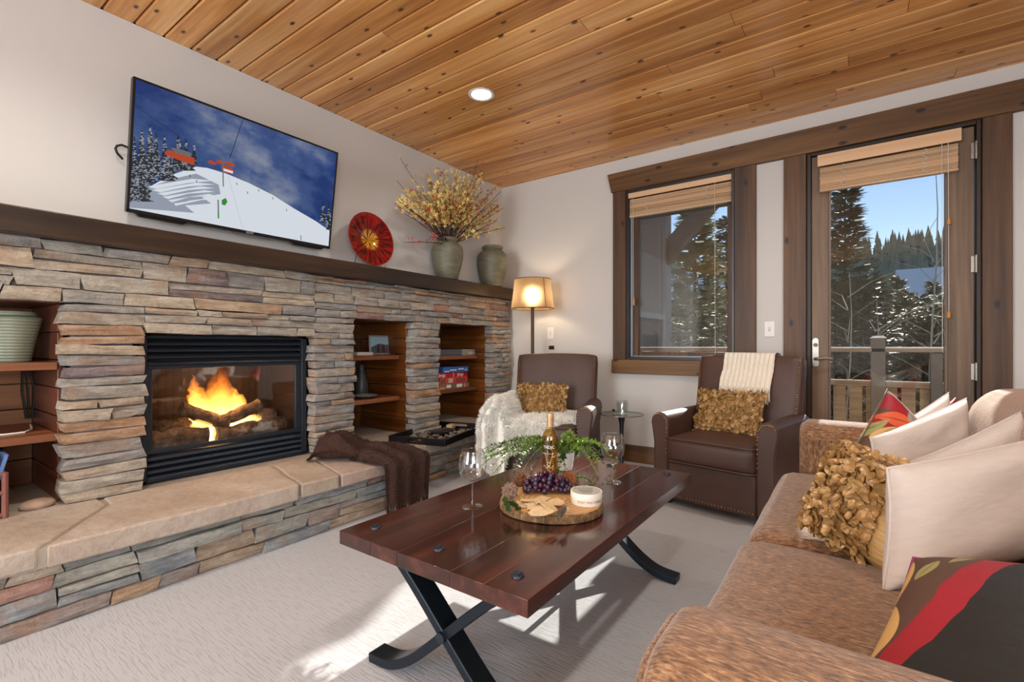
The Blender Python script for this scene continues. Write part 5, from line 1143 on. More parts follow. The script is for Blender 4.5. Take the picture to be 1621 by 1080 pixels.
# ------------------------------------------------------------------ coffee table and what stands on it
ZT = .455
def coffee_table():
    t = thing('coffee_table', 'dark mahogany plank coffee table on curved iron legs', 'coffee table', (2.1325, -2.545, 0)); ox, oy = 2.1325, -2.545
    xs = [1.775, 1.927, 2.045, 2.247, 2.359, 2.490]; y0, y1 = -3.215, -1.875
    for a, b in zip(xs, xs[1:]): MB().box((-(b-a)/2+.0009, y0-oy, -.042), ((b-a)/2-.0009, y1-oy, 0)).build('plank', M['table'], t, bevel=.0008, loc=((a+b)/2-ox, 0, ZT))
    MB().box((xs[0]+.004-ox, y0+.002-oy, ZT-.04), (xs[-1]-.004-ox, y1-.002-oy, ZT-.0010)).build('joint_filler', plain('pale_joint', C(150, 112, 92), .5), t, smooth=0)
    MB().box((xs[0]+.06-ox, y0+.05-oy, ZT-.052), (xs[-1]-.06-ox, y1-.05-oy, ZT-.041)).build('under_frame', M['ironblue'], t)
    for y in (-3.133, -1.952):
        for x in (1.849, 2.128, 2.404): MB().lathe([(.0, .006), (.010, .006), (.016, .004), (.018, 0), (.018, -.002)], 14, cap=False).box((-.008, -.008, .003), (.008, .008, .0085)).build('bolt', M['blackmetal'], t, loc=(x-ox, y-oy, ZT+.0003), smooth=40)
    pth = [(2.46, .409), (2.40, .400), (2.335, .372), (2.25, .305), (2.133, .200), (2.02, .100), (1.945, .048), (1.88, .023), (1.80, .0155)]
    P = []
    for i in range(len(pth)-1):                                 # smooth the bar
        p0, p1, p2, p3 = [Vector(pth[max(0, min(len(pth)-1, i+k))]) for k in (-1, 0, 1, 2)]
        for k in range(5):
            u = k/5; P.append(.5*((2*p1)+(p2-p0)*u+(2*p0-5*p1+4*p2-p3)*u*u+(3*p1-p0-3*p2+p3)*u**3))
    P.append(Vector(pth[-1])); th = .0145
    top = []; bot = []
    for i, p in enumerate(P):
        d = (P[min(i+1, len(P)-1)]-P[max(i-1, 0)]).normalized(); n = Vector((-d.y, d.x)); top.append(p+n*th); bot.append(p-n*th)
    poly = top+bot[::-1]
    for ye, s in ((-3.09, 1), (-1.995, -1)):
        for mir in (0, 1):
            yc = ye-oy + (.0 if mir else 0)
            pl = [((x-ox) if not mir else -(x-ox)+.0, z) for x, z in poly]
            m = MB()
            nseg = len(P)
            vs = [];
            for yy in (yc-.034, yc+.034): vs += [(a, yy, z) for a, z in pl]
            n = len(pl); fs = []
            for i in range(nseg-1):
                j = n-1-i
                fs += [(i, i+1, j-1, j), (n+i, n+j, n+j-1, n+i+1)]
            fs += [(i, n+i, n+(i+1) % n, (i+1) % n) for i in range(n)]
            m.add(vs, fs).build('curved_leg', M['ironblue'], t, bevel=.003, smooth=40)
        MB().tube([(0, ye-oy-.045, .2), (0, ye-oy+.045, .2)], .016, 12).build('leg_bolt', M['blackmetal'], t)
    MB().box((-.012, -3.06-oy, .188), (.012, -2.03-oy, .212)).build('stretcher', M['ironblue'], t, bevel=.003)

def wine_glass(label, x, y):
    t = thing('wine_glass', label, 'wine glass', (x, y, ZT+.0005))
    MB().lathe([(0, .0), (.037, .0), (.0385, .0015), (.037, .003), (.015, .006), (.006, .012), (.0038, .02), (.0036, .05), (.0036, .085), (.005, .093), (.0, .095)], 40, cap=False).build('stem', M['crystal'], t, smooth=60)
    MB().lathe([(.0, .093), (.012, .0945), (.031, .103), (.0455, .121), (.0515, .146), (.0495, .171), (.0445, .190), (.0400, .204), (.0388, .2045), (.0432, .190), (.0482, .171), (.0501, .146), (.0443, .1222), (.030, .1048), (.011, .0963), (.0, .0955)], 48, cap=False).build('bowl', M['crystal'], t, smooth=80)
    MB().tube([(.0394*math.cos(a), .0394*math.sin(a), .2043) for a in [2*PI*i/48 for i in range(48)]], .0009, 6, closed=True).build('rim', glass('rim_glass', (.9, .93, .95, 1), .35, .6, .05) if 'rim_glass' not in bpy.data.materials else bpy.data.materials['rim_glass'], t, smooth=180)
def cone(name, label, loc, rot, L, r, mat):
    t = thing(name, label, 'pine cone', loc, 0, None, rot); rr = random.Random(int(L*1e4)); m = MB()
    N = 36
    for k in range(N):
        f = k/N; a = k*2.39996; z = L*(f-.5); rad = r*(math.sin(PI*(.12+.86*f)))**.8; inn = rad*.35
        q = Matrix.Translation((0, 0, z)) @ Matrix.Rotation(a, 4, 'Z'); w = r*.46*(1-.35*f)
        m.add([(inn, -w*.4, 0), (rad*.85, -w, L*.02), (rad*1.32, 0, L*.13), (rad*.85, w, L*.02), (inn, w*.4, 0), (rad*.8, 0, -L*.035)], [(0, 1, 2), (0, 2, 4), (4, 2, 3), (0, 5, 1), (1, 5, 2), (2, 5, 3), (3, 5, 4), (0, 4, 5)], q)
    m.lathe([(.001, -L*.48), (r*.30, -L*.3), (r*.34, 0), (r*.25, L*.35), (.001, L*.48)], 10, cap=False)
    tag(m.build('scale', mat, t, smooth=0), kind='stuff'); return t
def sprig(mb, lf, rr, pts, n, s, mat=None, size=(.5, 1)):
    P = [Vector(p) for p in pts]
    for k in range(n):
        u = rr.uniform(.08, 1); i = min(len(P)-2, int(u*(len(P)-1))); p = P[i].lerp(P[i+1], u*(len(P)-1)-i); d = (P[i+1]-P[i]).normalized()
        a = rr.uniform(0, 2*PI); x = Matrix.Rotation(a, 3, d) @ d.orthogonal().normalized(); x = (x+d*.5+Vector((0, 0, .3))).normalized(); y = x.cross(d).normalized(); q = rr.uniform(*size)*s
        lf.add([p, p+x*q*.5+y*q*.42, p+x*q+Vector((0, 0, .1*q)), p+x*q*.5-y*q*.42], [(0, 1, 2, 3)])
def table_items():
    z = ZT+.0005
    wine_glass('empty wine glass at the fireplace side of the table', 1.975, -2.805); wine_glass('empty wine glass near the armchair end of the table', 2.257, -2.218)
    # log-slice board
    bx, by, br, bh = 2.203, -2.635, .186, .030
    b = thing('log_slice_board', 'round bark-edged wooden serving board on the table', 'serving board', (bx, by, z)); rr = random.Random(14)
    rad = [br*(1+.05*nz((math.cos(a)*1.3, math.sin(a)*1.3, 4))+.012*nz((math.cos(a)*9, math.sin(a)*9, 1))) for a in [2*PI*i/96 for i in range(96)]]
    def ring(f, zz): return [(rad[i]*f*math.cos(2*PI*i/96), rad[i]*f*math.sin(2*PI*i/96), zz) for i in range(96)]
    vs = ring(.955, 0)+ring(.99, .003)+ring(1.0, bh*.5)+ring(.985, bh-.003)+ring(.962, bh); n = 96
    MB().add(vs, [(k*n+i, k*n+(i+1) % n, (k+1)*n+(i+1) % n, (k+1)*n+i) for k in range(4) for i in range(n)]+[tuple(range(n))[::-1]]).build('bark_rim', M['bark'], b, smooth=50)
    MB().add(ring(.962, bh)+ring(.93, bh+.0004), [(i, (i+1) % n, n+(i+1) % n, n+i) for i in range(n)]+[tuple(range(n, 2*n))]).build('cut_face', M['slice'], b, smooth=50)
    zb = z+bh+.0006
    # grapes: a bunch of separate berries
    gp = onz(866, 780, zb); g = thing('grape_bunch', 'bunch of dark purple grapes on the serving board', 'grapes', (gp.x-.01, gp.y+.02, zb)); rr = random.Random(15)
    q = MB().ball((0, 0, 0), 1, 12, 8).build('grape', M['grape'], None, smooth=180); me = q.data; bpy.data.objects.remove(q); placed = []; tries = 0
    while len(placed) < 95 and tries < 9000:
        tries += 1; u = rr.uniform(-1, 1); v = rr.uniform(-1, 1); ww = rr.random()
        p = Vector((u*.088*.78+v*.03, u*.088*.60-v*.042, .011+ww*.062*(1-.72*abs(u)**1.5)*(1-abs(v)**2*.6))); 
        if any((p-x).length < .0152 for x in placed): continue
        placed.append(p); s = rr.uniform(.0085, .0115); o = link('grape', me, g, p); o.scale = (s, s, s*1.08)
    MB().tube([(.0, .0, .03), (.01, .02, .07), (.03, .04, .085)], .002, 6).build('stalk', M['stem'], g)
    # crackers
    rr = random.Random(16)
    for k, (px, py, rot, dz, tilt, s, lab) in enumerate([(828, 800, .3, .000, .05, .036, 'cracker at the sprig side of the cracker pile'), (850, 802, 1.0, .006, .12, .036, 'cracker in the middle of the cracker pile'), (856, 811, .5, .014, .28, .038, 'biggest cracker lying tilted on the front of the pile'), (856, 793, 2.0, .015, -.1, .038, 'cracker at the back of the pile under the grapes'), (878, 797, 1.4, .011, .10, .033, 'cracker of the pile nearest the cheese tub'), (868, 804, 2.6, .022, .35, .034, 'cracker leaning on top of the tilted cracker'), (840, 794, .9, .010, -.2, .034, 'cracker at the back of the pile beside the pine cones')]):
        p = onz(px, py, zb+dz); pts = []; n = 11
        for i in range(n):
            a = 2*PI*(i+rr.uniform(-.3, .3))/n; r = s*(1+rr.uniform(-.28, .22)); pts.append((r*math.cos(a)*1.2, r*math.sin(a)*.85))
        o = MB().prism(pts, 0, .0032, 'xyz').build('cracker', M['cracker'], None, bevel=.001, loc=(p.x, p.y, zb+dz+.003)); o.rotation_euler = (tilt*.8, -tilt*.5, rot); tag(o, lab, 'cracker', 'crackers on the serving board')
    # cheese tub
    cp = onz(924, 798, zb); c = thing('cheese_tub', 'round white cheese tub with red lettering on the board', 'cheese tub', (cp.x, cp.y+.02, zb)); r = .0555; h = .043
    MB().lathe([(0, 0), (r*.94, 0), (r*.965, .003), (r*.975, h*.55), (r, h*.56), (r, h-.003), (r*.985, h), (r*.93, h), (r*.925, h-.0015), (0, h-.0015)], 56, cap=False).build('tub', plain('cream_paper', C(236, 230, 214), .5), c, smooth=40)
    MB().lathe([(.0, 0), (r*.90, 0), (r*.90, .0004), (0, .0004)], 48, Matrix.Translation((0, 0, h+.0002)), cap=False).build('lid_label', plain('grey_label', C(176, 174, 164), .5), c)
    q = Matrix.Rotation(YAW+.12, 4, 'Z') @ Matrix.Translation((0, 0, h*.36)); redi = plain('red_ink', C(150, 62, 52), .5); dk = plain('dark_ink', C(66, 66, 64), .5)
    sub_word('lettering', 'GOAT MILK CHEESE', .0105, redi, c, q, .0002, 'CENTER', r*.975)
    for k, (s_, yy, sz) in enumerate([('Truffle', .026, .013), ('soft ripened', .009, .007), ('goat milk cheese', -.003, .007), ('keep refrigerated', -.016, .006)][:1]):
        sub_word('lid_lettering', 'Goat Cheese', .0125, dk, c, Matrix.Translation((0, 0, h+.0008)) @ Matrix.Rotation(YAW, 4, 'Z') @ Matrix.Translation((-.008, .022, 0)), .0002, 'CENTER', None, .25)
    for k in range(5):
        m = Matrix.Translation((0, 0, h+.0006)) @ Matrix.Rotation(YAW, 4, 'Z'); L = .03-.004*abs(k-1); MB().box((-L, .006-.0095*k, 0), (L*.8, .0085-.0095*k, .0003), m).build('print_line', dk, c)
    # spreader
    a = onz(888, 819, zb+.004); e = onz(910, 801, zb+.012); t = thing('cheese_spreader', 'small steel cheese spreader lying by the tub', 'knife', (a.x, a.y, zb)); d = Vector((e.x-a.x, e.y-a.y, 0)); 
    yawk = math.atan2(d.y, d.x); mr = Matrix.Rotation(yawk, 4, 'Z')
    MB().grid(lambda u, v: ((u-.25)*.055, (v-.5)*.024*math.sin(PI*min(1, .18+u*.78))**.6*(1-.45*u), .003+.004*(v-.5)**2*20+.006*u), 12, 6, mr).build('blade', plain('worn_steel', C(150, 144, 134), .3, .6), t, smooth=180)
    MB().tube([mr @ Vector((.036, 0, .008)), mr @ Vector((.052, .004, .011)), mr @ Vector((.066, .010, .012))], [.0035, .0045, .005], 8).build('handle', plain('bone_handle', C(206, 196, 178), .5), t)
    # pine cones, sprigs
    p = onz(818, 775, z+.02); cone('pine_cone', 'tall open pine cone standing behind the serving board', (p.x, p.y+.03, z+.040), (.12, .1, .4), .075, .030, plain('warm_cone', C(126, 78, 46), .7, var=.6, bscale=1100))
    p = onz(803, 790, zb); cone('pine_cone', 'grey-brown pine cone lying on the bark edge', (p.x+.004, p.y+.012, zb+.026), (1.2, .3, .5), .052, .0265, plain('grey_cone', C(132, 104, 88), .8, var=.6, bscale=1100))
    p = onz(897, 772, zb); cone('pine_cone', 'orange-brown pine cone between grapes and cheese tub', (p.x-.01, p.y+.03, zb+.026), (1.3, -.2, 1.2), .055, .027, plain('orange_cone', C(158, 92, 48), .75, var=.6, bscale=1100))
    rr = random.Random(17)
    def herb(name, label, a, e, n, s, m, zz=0, hump=.012):
        t = thing(name, label, 'herb sprig', (a.x, a.y, a.z)); o = Vector(t.location); lf = MB(); pts = [(a.lerp(e, k/5)-o)+Vector((0, 0, .003+hump*math.sin(PI*k/5))) for k in range(6)]
        MB().tube(pts, .0016, 5).build('twig', M['stem'], t); sprig(None, lf, rr, pts, n, s); lf.v = [(x, y, max(zq, .0008)) for x, y, zq in lf.v]; tag(lf.build('leaf', m, t, smooth=0), kind='stuff')
    herb('herb_sprig', 'dark green herb sprig trailing off the bark edge', onz(800, 800, zb), onz(822, 809, zb), 70, .016, M['leafdark']); herb('herb_sprig', 'small dark sprig under the grey-brown pine cone', onz(797, 792, zb), onz(806, 812, zb), 60, .015, M['leafdark'])
    herb('herb_sprig', 'pale green sprig on the table beyond the cheese tub', onz(905, 762, z), onz(938, 766, z), 80, .014, M['leafgreen'], 0, .02)
    # bottle
    bp = onz(871, 756, z); bt = thing('wine_bottle', 'clear bottle of golden white wine behind the grapes', 'wine bottle', (bp.x, bp.y, z))
    pr = [(0, .0), (.034, .0), (.0375, .004), (.0375, .165), (.036, .180), (.030, .198), (.020, .214), (.0148, .226), (.0140, .235)]
    MB().lathe(pr, 40, cap=False).build('bottle_glass', glass('bottle_glass', (.93, .90, .78, 1), .06, .6, .02), bt, smooth=60)
    wl = NT('white_wine'); wl.t.nodes.remove(wl.b); tr = wl.n('BsdfTransparent', {'Color': (.90, .70, .32, 1)}); gl = wl.n('BsdfGlossy', {'Roughness': .05, 'Color': (1, .9, .7, 1)}); wl.t.links.new(wl.n('MixShader', {0: .06, 1: tr.outputs[0], 2: gl.outputs[0]}).outputs[0], wl.out.inputs[0])
    MB().lathe([(0, .003), (.035, .003), (.0358, .165), (.034, .180), (.028, .197), (.018, .212), (0, .212)], 36, cap=False).build('wine', wl.m, bt, smooth=60)
    MB().lathe([(.0152, .225), (.0156, .262), (.0166, .263), (.0166, .274), (.0156, .275), (.0152, .283), (0, .284)], 28, cap=False).build('foil_capsule', plain('gold_foil', C(206, 168, 124), .35, .45), bt, smooth=40)
    wp = plain('white_print', C(240, 236, 226), .5)
    q = Matrix.Rotation(YAW-.25, 4, 'Z') @ Matrix.Translation((0, 0, .140)); sub_word('lettering', 'TROJC', .018, wp, bt, q, .0002, 'CENTER', .0378)
    def curve(nm, fn, r=.0007, k=14): MB().tube([(lambda a, zz: (math.sin(a)*.0379, -math.cos(a)*.0379, zz))(*fn(i/k)) for i in range(k+1)], r, 5, m=Matrix.Rotation(YAW-.2, 4, 'Z')).build(nm, wp, bt)
    curve('print_line', lambda u: (-1.0+1.5*u, .112)); curve('print_line', lambda u: (-.6+1.1*u, .085+.035*math.cos(u*2*PI)*.9)); curve('print_line', lambda u: (-.3+1.0*u, .06+.05*u+.008*math.sin(u*12))); curve('print_line', lambda u: (-.75+1.3*u, .055+.006*math.sin(u*15)))
    MB().grid(lambda u, v: (math.sin(-.45+.5*u)*.0379, -math.cos(-.45+.5*u)*.0379, .025+.012*v), 6, 2, Matrix.Rotation(YAW, 4, 'Z')).build('gold_label', plain('gold_label', C(206, 150, 70), .4, .4), bt)
    # trailing plant in a white pot
    pp = onz(882, 748, z); pt = thing('trailing_plant', 'leafy trailing plant in a small white pot behind the bottle', 'potted plant', (pp.x, pp.y+.07, z)); o = Vector(pt.location)
    MB().lathe([(0, 0), (.032, 0), (.037, .01), (.046, .078), (.048, .082), (.044, .083), (.04, .07), (0, .068)], 36, cap=False).build('pot', plain('white_pot_glaze', C(220, 224, 226), .3), pt, smooth=50)
    la, lb = MB(), MB(); rr = random.Random(19)
    ends = []
    for k in range(24): ends.append((rr.uniform(735, 850), rr.uniform(705, 752)))
    for k in range(22): ends.append((rr.uniform(890, 975), rr.uniform(695, 755)))
    ends += [(915, 705), (918, 720), (935, 698), (785, 745), (745, 742), (975, 738), (840, 690), (885, 760), (870, 745), (895, 752)]
    for px, py in ends:
        d = rr.uniform(-.02, .06); e = onz(px, max(py, 735), z+.004)-o
        if e.length > .40: e = e.normalized()*.40
        e.z = .008+max(0, (740-py))*.0022; st = Vector((rr.uniform(-.02, .02), rr.uniform(-.02, .02), .075)); mid = st.lerp(e, .45); mid.z = .17+rr.uniform(-.06, .08)
        pts = [st*(1-u)**2+mid*(2*u*(1-u))+e*u*u for u in [i/9 for i in range(10)]]
        MB().tube(pts, .0013, 4).build('vine', plain('vine_green', C(104, 128, 60), .6) if 'vine_green' not in bpy.data.materials else bpy.data.materials['vine_green'], pt)
        sprig(None, la if rr.random() < .72 else lb, rr, pts, 52, .0165, None, (.6, 1.1))
    for l in (la, lb): l.v = [(x, y, max(zq, .0012)) for x, y, zq in l.v]
    tag(la.build('leaf', M['leafgreen'], pt, smooth=0), kind='stuff'); tag(lb.build('leaf', M['leafdark'], pt, smooth=0), kind='stuff')

def side_table():
    x, y, zt = 1.59, -.53, .5
    t = thing('side_table', 'small round glass side table between the armchairs', 'side table', (x, y, 0))
    MB().lathe([(0, zt-.006), (.168, zt-.006), (.17, zt-.003), (.168, zt), (0, zt)], 56, cap=False).build('glass_top', glass('smoked_top', (.62, .66, .66, 1), .12, .5, .03), t, smooth=40)
    MB().tube([(.1695*math.cos(a), .1695*math.sin(a), zt-.003) for a in [2*PI*i/56 for i in range(56)]], .0035, 6, closed=True).build('rim', M['nickel'], t, smooth=180)
    MB().lathe([(.0, 0), (.11, 0), (.112, .008), (.10, .014), (.03, .022), (.016, .05), (.0145, .30), (.018, .42), (.03, .475), (.045, zt-.007), (0, zt-.007)], 28, cap=False).build('pedestal', plain('dark_pedestal', C(56, 54, 56), .35, .5), t, smooth=50)
    g = thing('cut_glass_tumbler', 'cut-glass candle tumbler on the round side table', 'tumbler', (x+.012, y-.015, zt+.0005)); r = .046; h = .105
    m = MB(); n = 28
    for k in range(n):
        pass
    vs = []; rings = [(.9, 0), (1.0, .004), (1.0, h*.15), (1.0, h*.4), (1.0, h*.65), (1.0, h*.9), (.985, h)]
    for j, (f, zz) in enumerate(rings): vs += [(r*f*(1+(.035 if (i+j) % 2 and 0 < j < 6 else 0))*math.cos(2*PI*i/n), r*f*(1+(.035 if (i+j) % 2 and 0 < j < 6 else 0))*math.sin(2*PI*i/n), zz) for i in range(n)]
    for f, zz in ((.90, h), (.86, .012)): vs += [(r*f*math.cos(2*PI*i/n), r*f*math.sin(2*PI*i/n), zz) for i in range(n)]
    K = len(rings)+2; fs = [(j*n+i, j*n+(i+1) % n, (j+1)*n+(i+1) % n, (j+1)*n+i) for j in range(K-1) for i in range(n)]+[tuple(range(n))[::-1], tuple((K-1)*n+i for i in range(n))]
    m.add(vs, fs).build('tumbler_glass', glass('cut_glass', (.95, .97, .97, 1), .14, .85, .02), g, smooth=0)
    s = thing('succulent', 'tiny reddish succulent beside the cut-glass tumbler', 'succulent', (x-.055, y-.03, zt+.0005)); m = MB(); rr = random.Random(20); m2 = MB()
    for k in range(26):
        a = k*2.4; f = k/26; d = Vector((math.cos(a)*(1-f*.7), math.sin(a)*(1-f*.7), .25+f)).normalized(); p = Vector((0, 0, .008+.012*f)); q = d.cross(Vector((0, 0, 1))).normalized()*.008; L = .03*(1-.4*f)
        (m2 if k < 10 else m).add([p-q*.5, p+d*L*.6-q, p+d*L, p+d*L*.6+q, p+q*.5], [(0, 1, 2, 3, 4)])
    for mb in (m, m2): mb.v = [(a, b, max(c, .001)) for a, b, c in mb.v]
    m.build('rosette', plain('rosy_leaf', C(122, 62, 62), .5), s, smooth=0); m2.build('lower_leaf', M['leafgreen'], s, smooth=0)

# ------------------------------------------------------------------ outside
def conifer_mesh(rr, Ht, rad, levels, per, blades, bl):
    tr = MB().tube([(0, 0, Ht*i/8) for i in range(9)], [max(.01, Ht*.018*(1-i/8.2)) for i in range(9)], 7); fo = MB()
    for lv in range(levels):
        f = (lv+.5)/levels; z = Ht*(.08+.90*f); R0 = rad*(1-f)**.8*(1 if f > .05 else .8)+.06
        for k in range(per):
            a = 2*PI*(k+rr.random()*.7)/per+lv*.9; L = R0*rr.uniform(.72, 1.15); dz = -.28+.55*f
            d = Vector((math.cos(a), math.sin(a), dz)).normalized(); s = Vector((-math.sin(a), math.cos(a), 0)); z0 = z+rr.uniform(-.15, .15)
            for b in range(blades):
                u = .15+.85*(b+rr.random()*.6)/blades; p = Vector((0, 0, z0))+d*L*u+Vector((0, 0, .16*L*u*u))
                sg = 1 if b % 2 else -1; dd = (d*.75+s*sg*rr.uniform(.45, 1.0)+Vector((0, 0, rr.uniform(-.35, .15)))).normalized(); q = bl*rr.uniform(.7, 1.2)*(1.1-.5*u); w = dd.cross(Vector((0, 0, 1)))
                w = (w.normalized() if w.length > .01 else s)*q*.20
                fo.add([p, p+dd*q*.5+w, p+dd*q, p+dd*q*.5-w], [(0, 1, 2, 3)])
            fo.add([Vector((0, 0, z0)), Vector((0, 0, z0))+d*L*.6+s*.02, Vector((0, 0, z0))+d*L+Vector((0, 0, .16*L)), Vector((0, 0, z0))+d*L*.6-s*.02], [(0, 1, 2, 3)])
    return tr, fo
def outside():
    rr = random.Random(40)
    # snowy ground falling away, then rising to the far hillside
    def gz(x, y): return -4.2+26*(lambda s: s*s*(3-2*s))(max(0, min(1, (y-40)/130)))+1.2*nz((x*.03, y*.03, 2))
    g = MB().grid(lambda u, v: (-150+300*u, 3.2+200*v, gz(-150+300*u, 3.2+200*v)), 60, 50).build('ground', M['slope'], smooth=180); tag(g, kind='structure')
    # deck with railing
    dk = thing('deck', 'timber deck outside the patio door', 'deck', (2.6, 1.2, -.12))
    for i in range(14): MB().box((-2.6, -.066, -.03), (2.6, .066, 0)).build('deck_board', M['deckwood'], dk, loc=(0, -.93+.145*i, 0), bevel=.004)
    MB().box((-2.6, -1.0, -.3), (2.6, 1.0, -.032)).build('joist_frame', M['beamdark'], dk)
    for x in (-2.4, 0, 2.4): MB().box((x-.1, .7, -4.2), (x+.1, .9, -.3)).build('support_post', M['beamdark'], dk)
    yr = 2.08
    rl = thing('deck_railing', 'weathered timber railing of upright boards along the deck', 'railing', (2.6, yr, -.12))
    MB().box((-2.6, -.06, 1.095), (2.6, .06, 1.135)).build('top_rail', M['deckwood'], rl, bevel=.004); MB().box((-2.6, -.055, 1.135), (2.6, .055, 1.148)).build('rail_highlight', M['snow'], rl, bevel=.005); MB().box((-2.6, -.02, .74), (2.6, .02, .80)).build('middle_rail', M['deckwood'], rl, bevel=.004); MB().box((-2.6, -.02, .06), (2.6, .02, .12)).build('bottom_rail', M['deckwood'], rl, bevel=.004)  # white strip along the top rail paints in its bright highlight line
    for i in range(36): MB().box((-.055, -.012, .04), (.055, .012, .79)).build('board', M['nichey'] if False else M['deckwood'], rl, loc=(-2.5+.143*i, .034, 0))
    for px in (1390, 1482):
        x = ony(px, 540, yr).x-2.6; w = .06 if px == 1390 else .045
        MB().box((x-w, -w, 0), (x+w, w, 1.24 if px == 1390 else 1.09)).build('newel_post', M['beamdark'], rl, bevel=.006)
        if px == 1390: MB().prism([(x-w-.012, 1.24), (x+w+.012, 1.24), (x+w-.02, 1.262), (x-w+.02, 1.262)], -w-.012, w+.012, 'xzy').build('post_cap', M['snow'], rl)
    # porch: clad pier, brace, beam and roof
    po = thing('porch_frame', 'dark porch pier with diagonal brace, beam and roof outside the window', 'porch', (1.02, 1.9, -4.2)); o = Vector((1.02, 1.9, -4.2))
    MB().box((-.52, .56, 0), (-.05, .84, 7.25)).build('pier', M['siding'], po, bevel=.01); MB().box((-.46, .545, 4.5), (-.40, .56, 6.9)).box((-.16, .545, 4.5), (-.10, .56, 6.9)).build('pier_batten', M['siding'], po)
    MB().box((-1.2, -.10, 6.90), (4.4, .10, 7.14)).build('beam', M['beamdark'], po, bevel=.008)
    MB().prism([(-.06, 6.36), (-.06, 6.72), (.32, 7.10), (.62, 7.10)], .63, .77, 'xzy').build('brace', M['beamdark'], po, bevel=.006)
    MB().box((-1.2, .6, 7.10), (.60, .8, 7.3)).build('outrigger_beam', M['beamdark'], po); MB().box((-1.2, -1.68, 7.14), (4.4, .10, 7.24)).build('soffit', M['beamdark'], po)
    # trees
    def tree(name, label, px, y, ztop, rad, col, proto, group=None):
        c = ony(px, 540, y); b = gz(c.x, y) if y > 3.2 else -4.2; s = (ztop-b)
        t = thing(name, label, 'tree', (c.x, y, b), rr.uniform(0, 6), group); tr, fo, Hh, Rd = proto; t.scale = (rad/Rd, rad/Rd, s/Hh)
        link('trunk', tr, t); f = link('foliage', fo, t); f.color = C(*col); f['kind'] = 'stuff'; return t
    def proto(seed, *a):
        tr, fo = conifer_mesh(random.Random(seed), *a); x = tr.build('trunk', M['treebark']); y = fo.build('foliage', M['needles'], smooth=0); r = (x.data, y.data, a[0], a[1]); bpy.data.objects.remove(x); bpy.data.objects.remove(y); return r
    A = proto(1, 9.0, 2.0, 34, 11, 16, .42); B = proto(2, 9.0, 1.7, 30, 9, 14, .48)
    tree('spruce_tree', 'nearest pale olive spruce filling the lower window view', 1100, 5.6, 3.9, 1.75, (150, 148, 112), A); tree('spruce_tree', 'tall dark spruce standing behind the pale one in the window', 1150, 13, 5.4, 1.5, (64, 76, 60), B)
    tree('spruce_tree', 'pale spruce low at the edge of the window view', 1165, 7.2, 1.9, 1.3, (140, 140, 110), A)
    tree('spruce_tree', 'tall dark pine at the lock side of the patio door view', 1338, 15, 6.3, 1.9, (44, 64, 52), B)
    lab = ['olive spruce just beyond the railing below the dark pine', 'grey-green spruce second from the dark pine in the door view', 'low spruce seen over the middle of the deck railing', 'sunlit spruce seen beyond the railing newel post', 'brownish spruce near the hinge side of the door view', 'short spruce in front of the snowy roof']
    for k, (px, y, zt) in enumerate([(1322, 9.5, 2.6), (1362, 10.5, 2.9), (1402, 8.5, 1.8), (1432, 11, 2.5), (1462, 9, 1.7), (1492, 8.6, 2.0)]): tree('spruce_tree', lab[k], px, y, zt, rr.uniform(1.2, 1.55), [(138, 132, 102), (120, 124, 100), (146, 136, 106), (150, 144, 110), (140, 126, 100), (150, 146, 116)][k], A if k % 2 else B)
    for k, (px, y, zt) in enumerate([(1345, 13, 3.2), (1385, 14.5, 3.3), (1420, 15.5, 3.4), (1452, 14, 2.6), (1478, 16, 3.2), (1500, 13, 2.4), (1078, 9.5, 2.9), (1128, 10, 2.7)]): tree('spruce_tree', ['spruce in the second row right below the dark pine', 'second-row spruce above the bare sapling', 'second-row spruce above the newel post', 'low second-row spruce below the far hillside', 'second-row spruce below the hillside near the hinge side', 'second-row spruce in front of the snow-roofed house', 'second-row spruce beside the porch pier', 'second-row spruce between the pale and the dark spruce'][k], px, y, zt, rr.uniform(1.3, 1.7), rr.choice([(134, 130, 104), (120, 122, 100), (144, 138, 112)]), B if k % 2 else A)
    # bare saplings
    def sapling(label, px, y, zt):
        c = ony(px, 540, y); t = thing('bare_sapling', label, 'tree', (c.x, y, -4.2)); Hh = zt+4.2; MB().tube([(.05*math.sin(i), .05*math.cos(i*1.3), Hh*i/9) for i in range(10)], [.035*(1-i/10.5) for i in range(10)], 6).build('trunk', M['aspen'], t); m = MB()
        for k in range(26):
            z = Hh*rr.uniform(.35, .95); a = rr.uniform(0, 6.3); L = rr.uniform(.4, 1.0); m.tube([(0, 0, z), (L*.5*math.cos(a), L*.5*math.sin(a), z+L*.35), (L*math.cos(a+.3), L*math.sin(a+.3), z+L*.6)], [.010, .006, .003], 4)
        m.build('twig', M['aspen'], t)
    sapling('slim bare aspen sapling at the handle side of the door view', 1342, 5.0, 2.2); sapling('bare sapling with fine twigs by the newel post', 1385, 5.6, 1.8); sapling('thin bare sapling reaching up at the hinge side of the door', 1478, 7.0, 4.4)
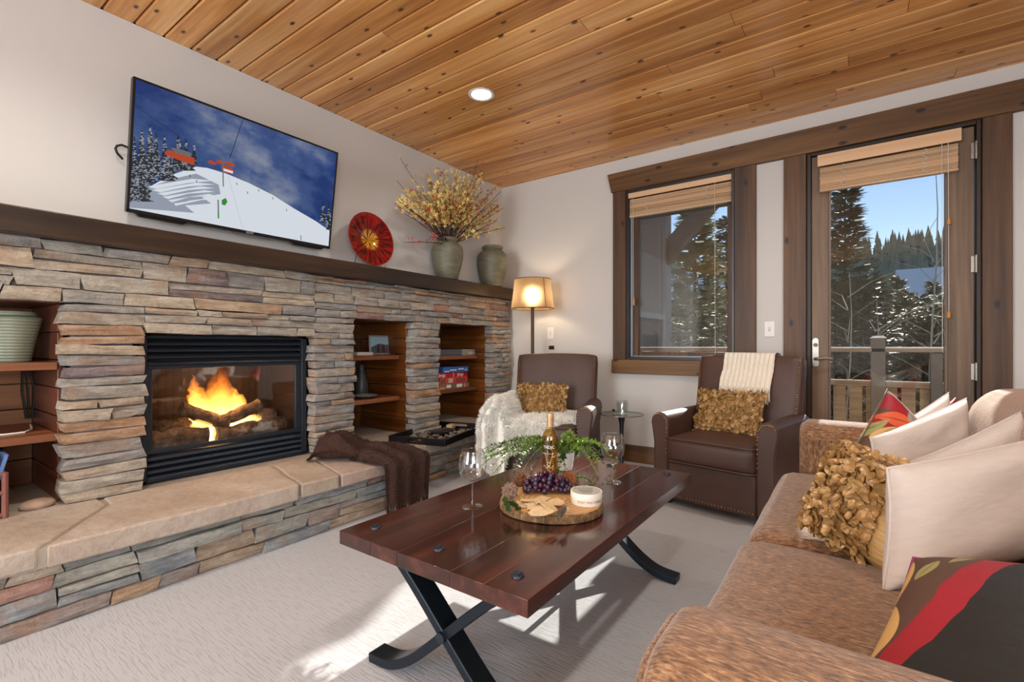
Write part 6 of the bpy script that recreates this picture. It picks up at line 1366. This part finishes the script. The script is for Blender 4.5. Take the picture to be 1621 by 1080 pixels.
    # houses
    def house(label, px, y, w, zr, col):
        c = ony(px, 540, y); z0 = gz(c.x, y); t = thing('house', label, 'house', (c.x, y, z0)); h = zr-z0
        MB().box((-w/2, 0, 0), (w/2, 5, h-1.6)).build('wall', plain('house_wall', C(*col), .8), t)
        MB().prism([(-.6, h-1.7), (2.5, h), (5.6, h-1.7), (5.6, h-1.5), (2.5, h+.25), (-.6, h-1.5)], -w/2-.4, w/2+.4, 'yzx').build('roof', M['snow'], t)
        for x in (-w*.28, w*.2): f = MB().box((x-.5, -.04, h-3.2), (x+.5, .02, h-2.0)).build('window', M['beamdark'], t); MB().box((x-.42, -.05, h-3.1), (x+.42, -.03, h-2.1)).build('pane', M['black'], f)
    house('snow-roofed house at the hinge edge of the door view', 1528, 24, 3.6, 4.6, (150, 140, 134)); house('snow-roofed chalet glimpsed behind the spruces in the window', 1110, 24, 6, 5.4, (120, 92, 72))
    # forest on the far hillside: low-detail conifers, shared mesh
    def low(seed):
        r2 = random.Random(seed); m = MB()
        for k in range(5):
            z0 = .12+.17*k; rad = .26*(1-.17*k); n = 7; m.add([(rad*r2.uniform(.75, 1.15)*math.cos(2*PI*i/n), rad*r2.uniform(.75, 1.15)*math.sin(2*PI*i/n), z0+r2.uniform(-.03, .03)) for i in range(n)]+[(0, 0, z0+.30)], [(i, (i+1) % n, n) for i in range(n)])
        m.tube([(0, 0, 0), (0, 0, .2)], .03, 5); q = m.build('hill_conifer', M['needles'], smooth=0); d = q.data; bpy.data.objects.remove(q); return d
    ms = [low(s) for s in (1, 2, 3)]
    spots = []
    for k in range(4000):
        px = rr.uniform(1300, 1512) if rr.random() < .8 else rr.uniform(1055, 1175); y = 62+rr.random()*108; c = ony(px, 540, y)
        if len(spots) >= 290 or any((c.x-a)**2+(y-b)**2 < 2.5**2 for a, b in spots): continue
        spots.append((c.x, y)); o = link('hill_conifer', rr.choice(ms), None, (c.x, y, gz(c.x, y)-.3), (0, 0, rr.uniform(0, 6))); s = rr.uniform(7, 10.5); o.scale = (s*.66, s*.66, s)
        o.color = C(*rr.choice([(70, 88, 90), (80, 96, 96), (62, 80, 86), (90, 102, 96)])); tag(o, 'dark conifer in the forest on the far hillside', 'tree', 'conifers of the far hillside forest')  # bluish tint puts aerial haze into the tree colour

# ------------------------------------------------------------------ build
shell(); casings(); blinds(); fireplace(); insert(); sofa(); coffee_table(); chairs(); television()
mantel_items(); niche_items(); hearth_items(); fittings(); sofa_pillows(); table_items(); side_table(); outside()
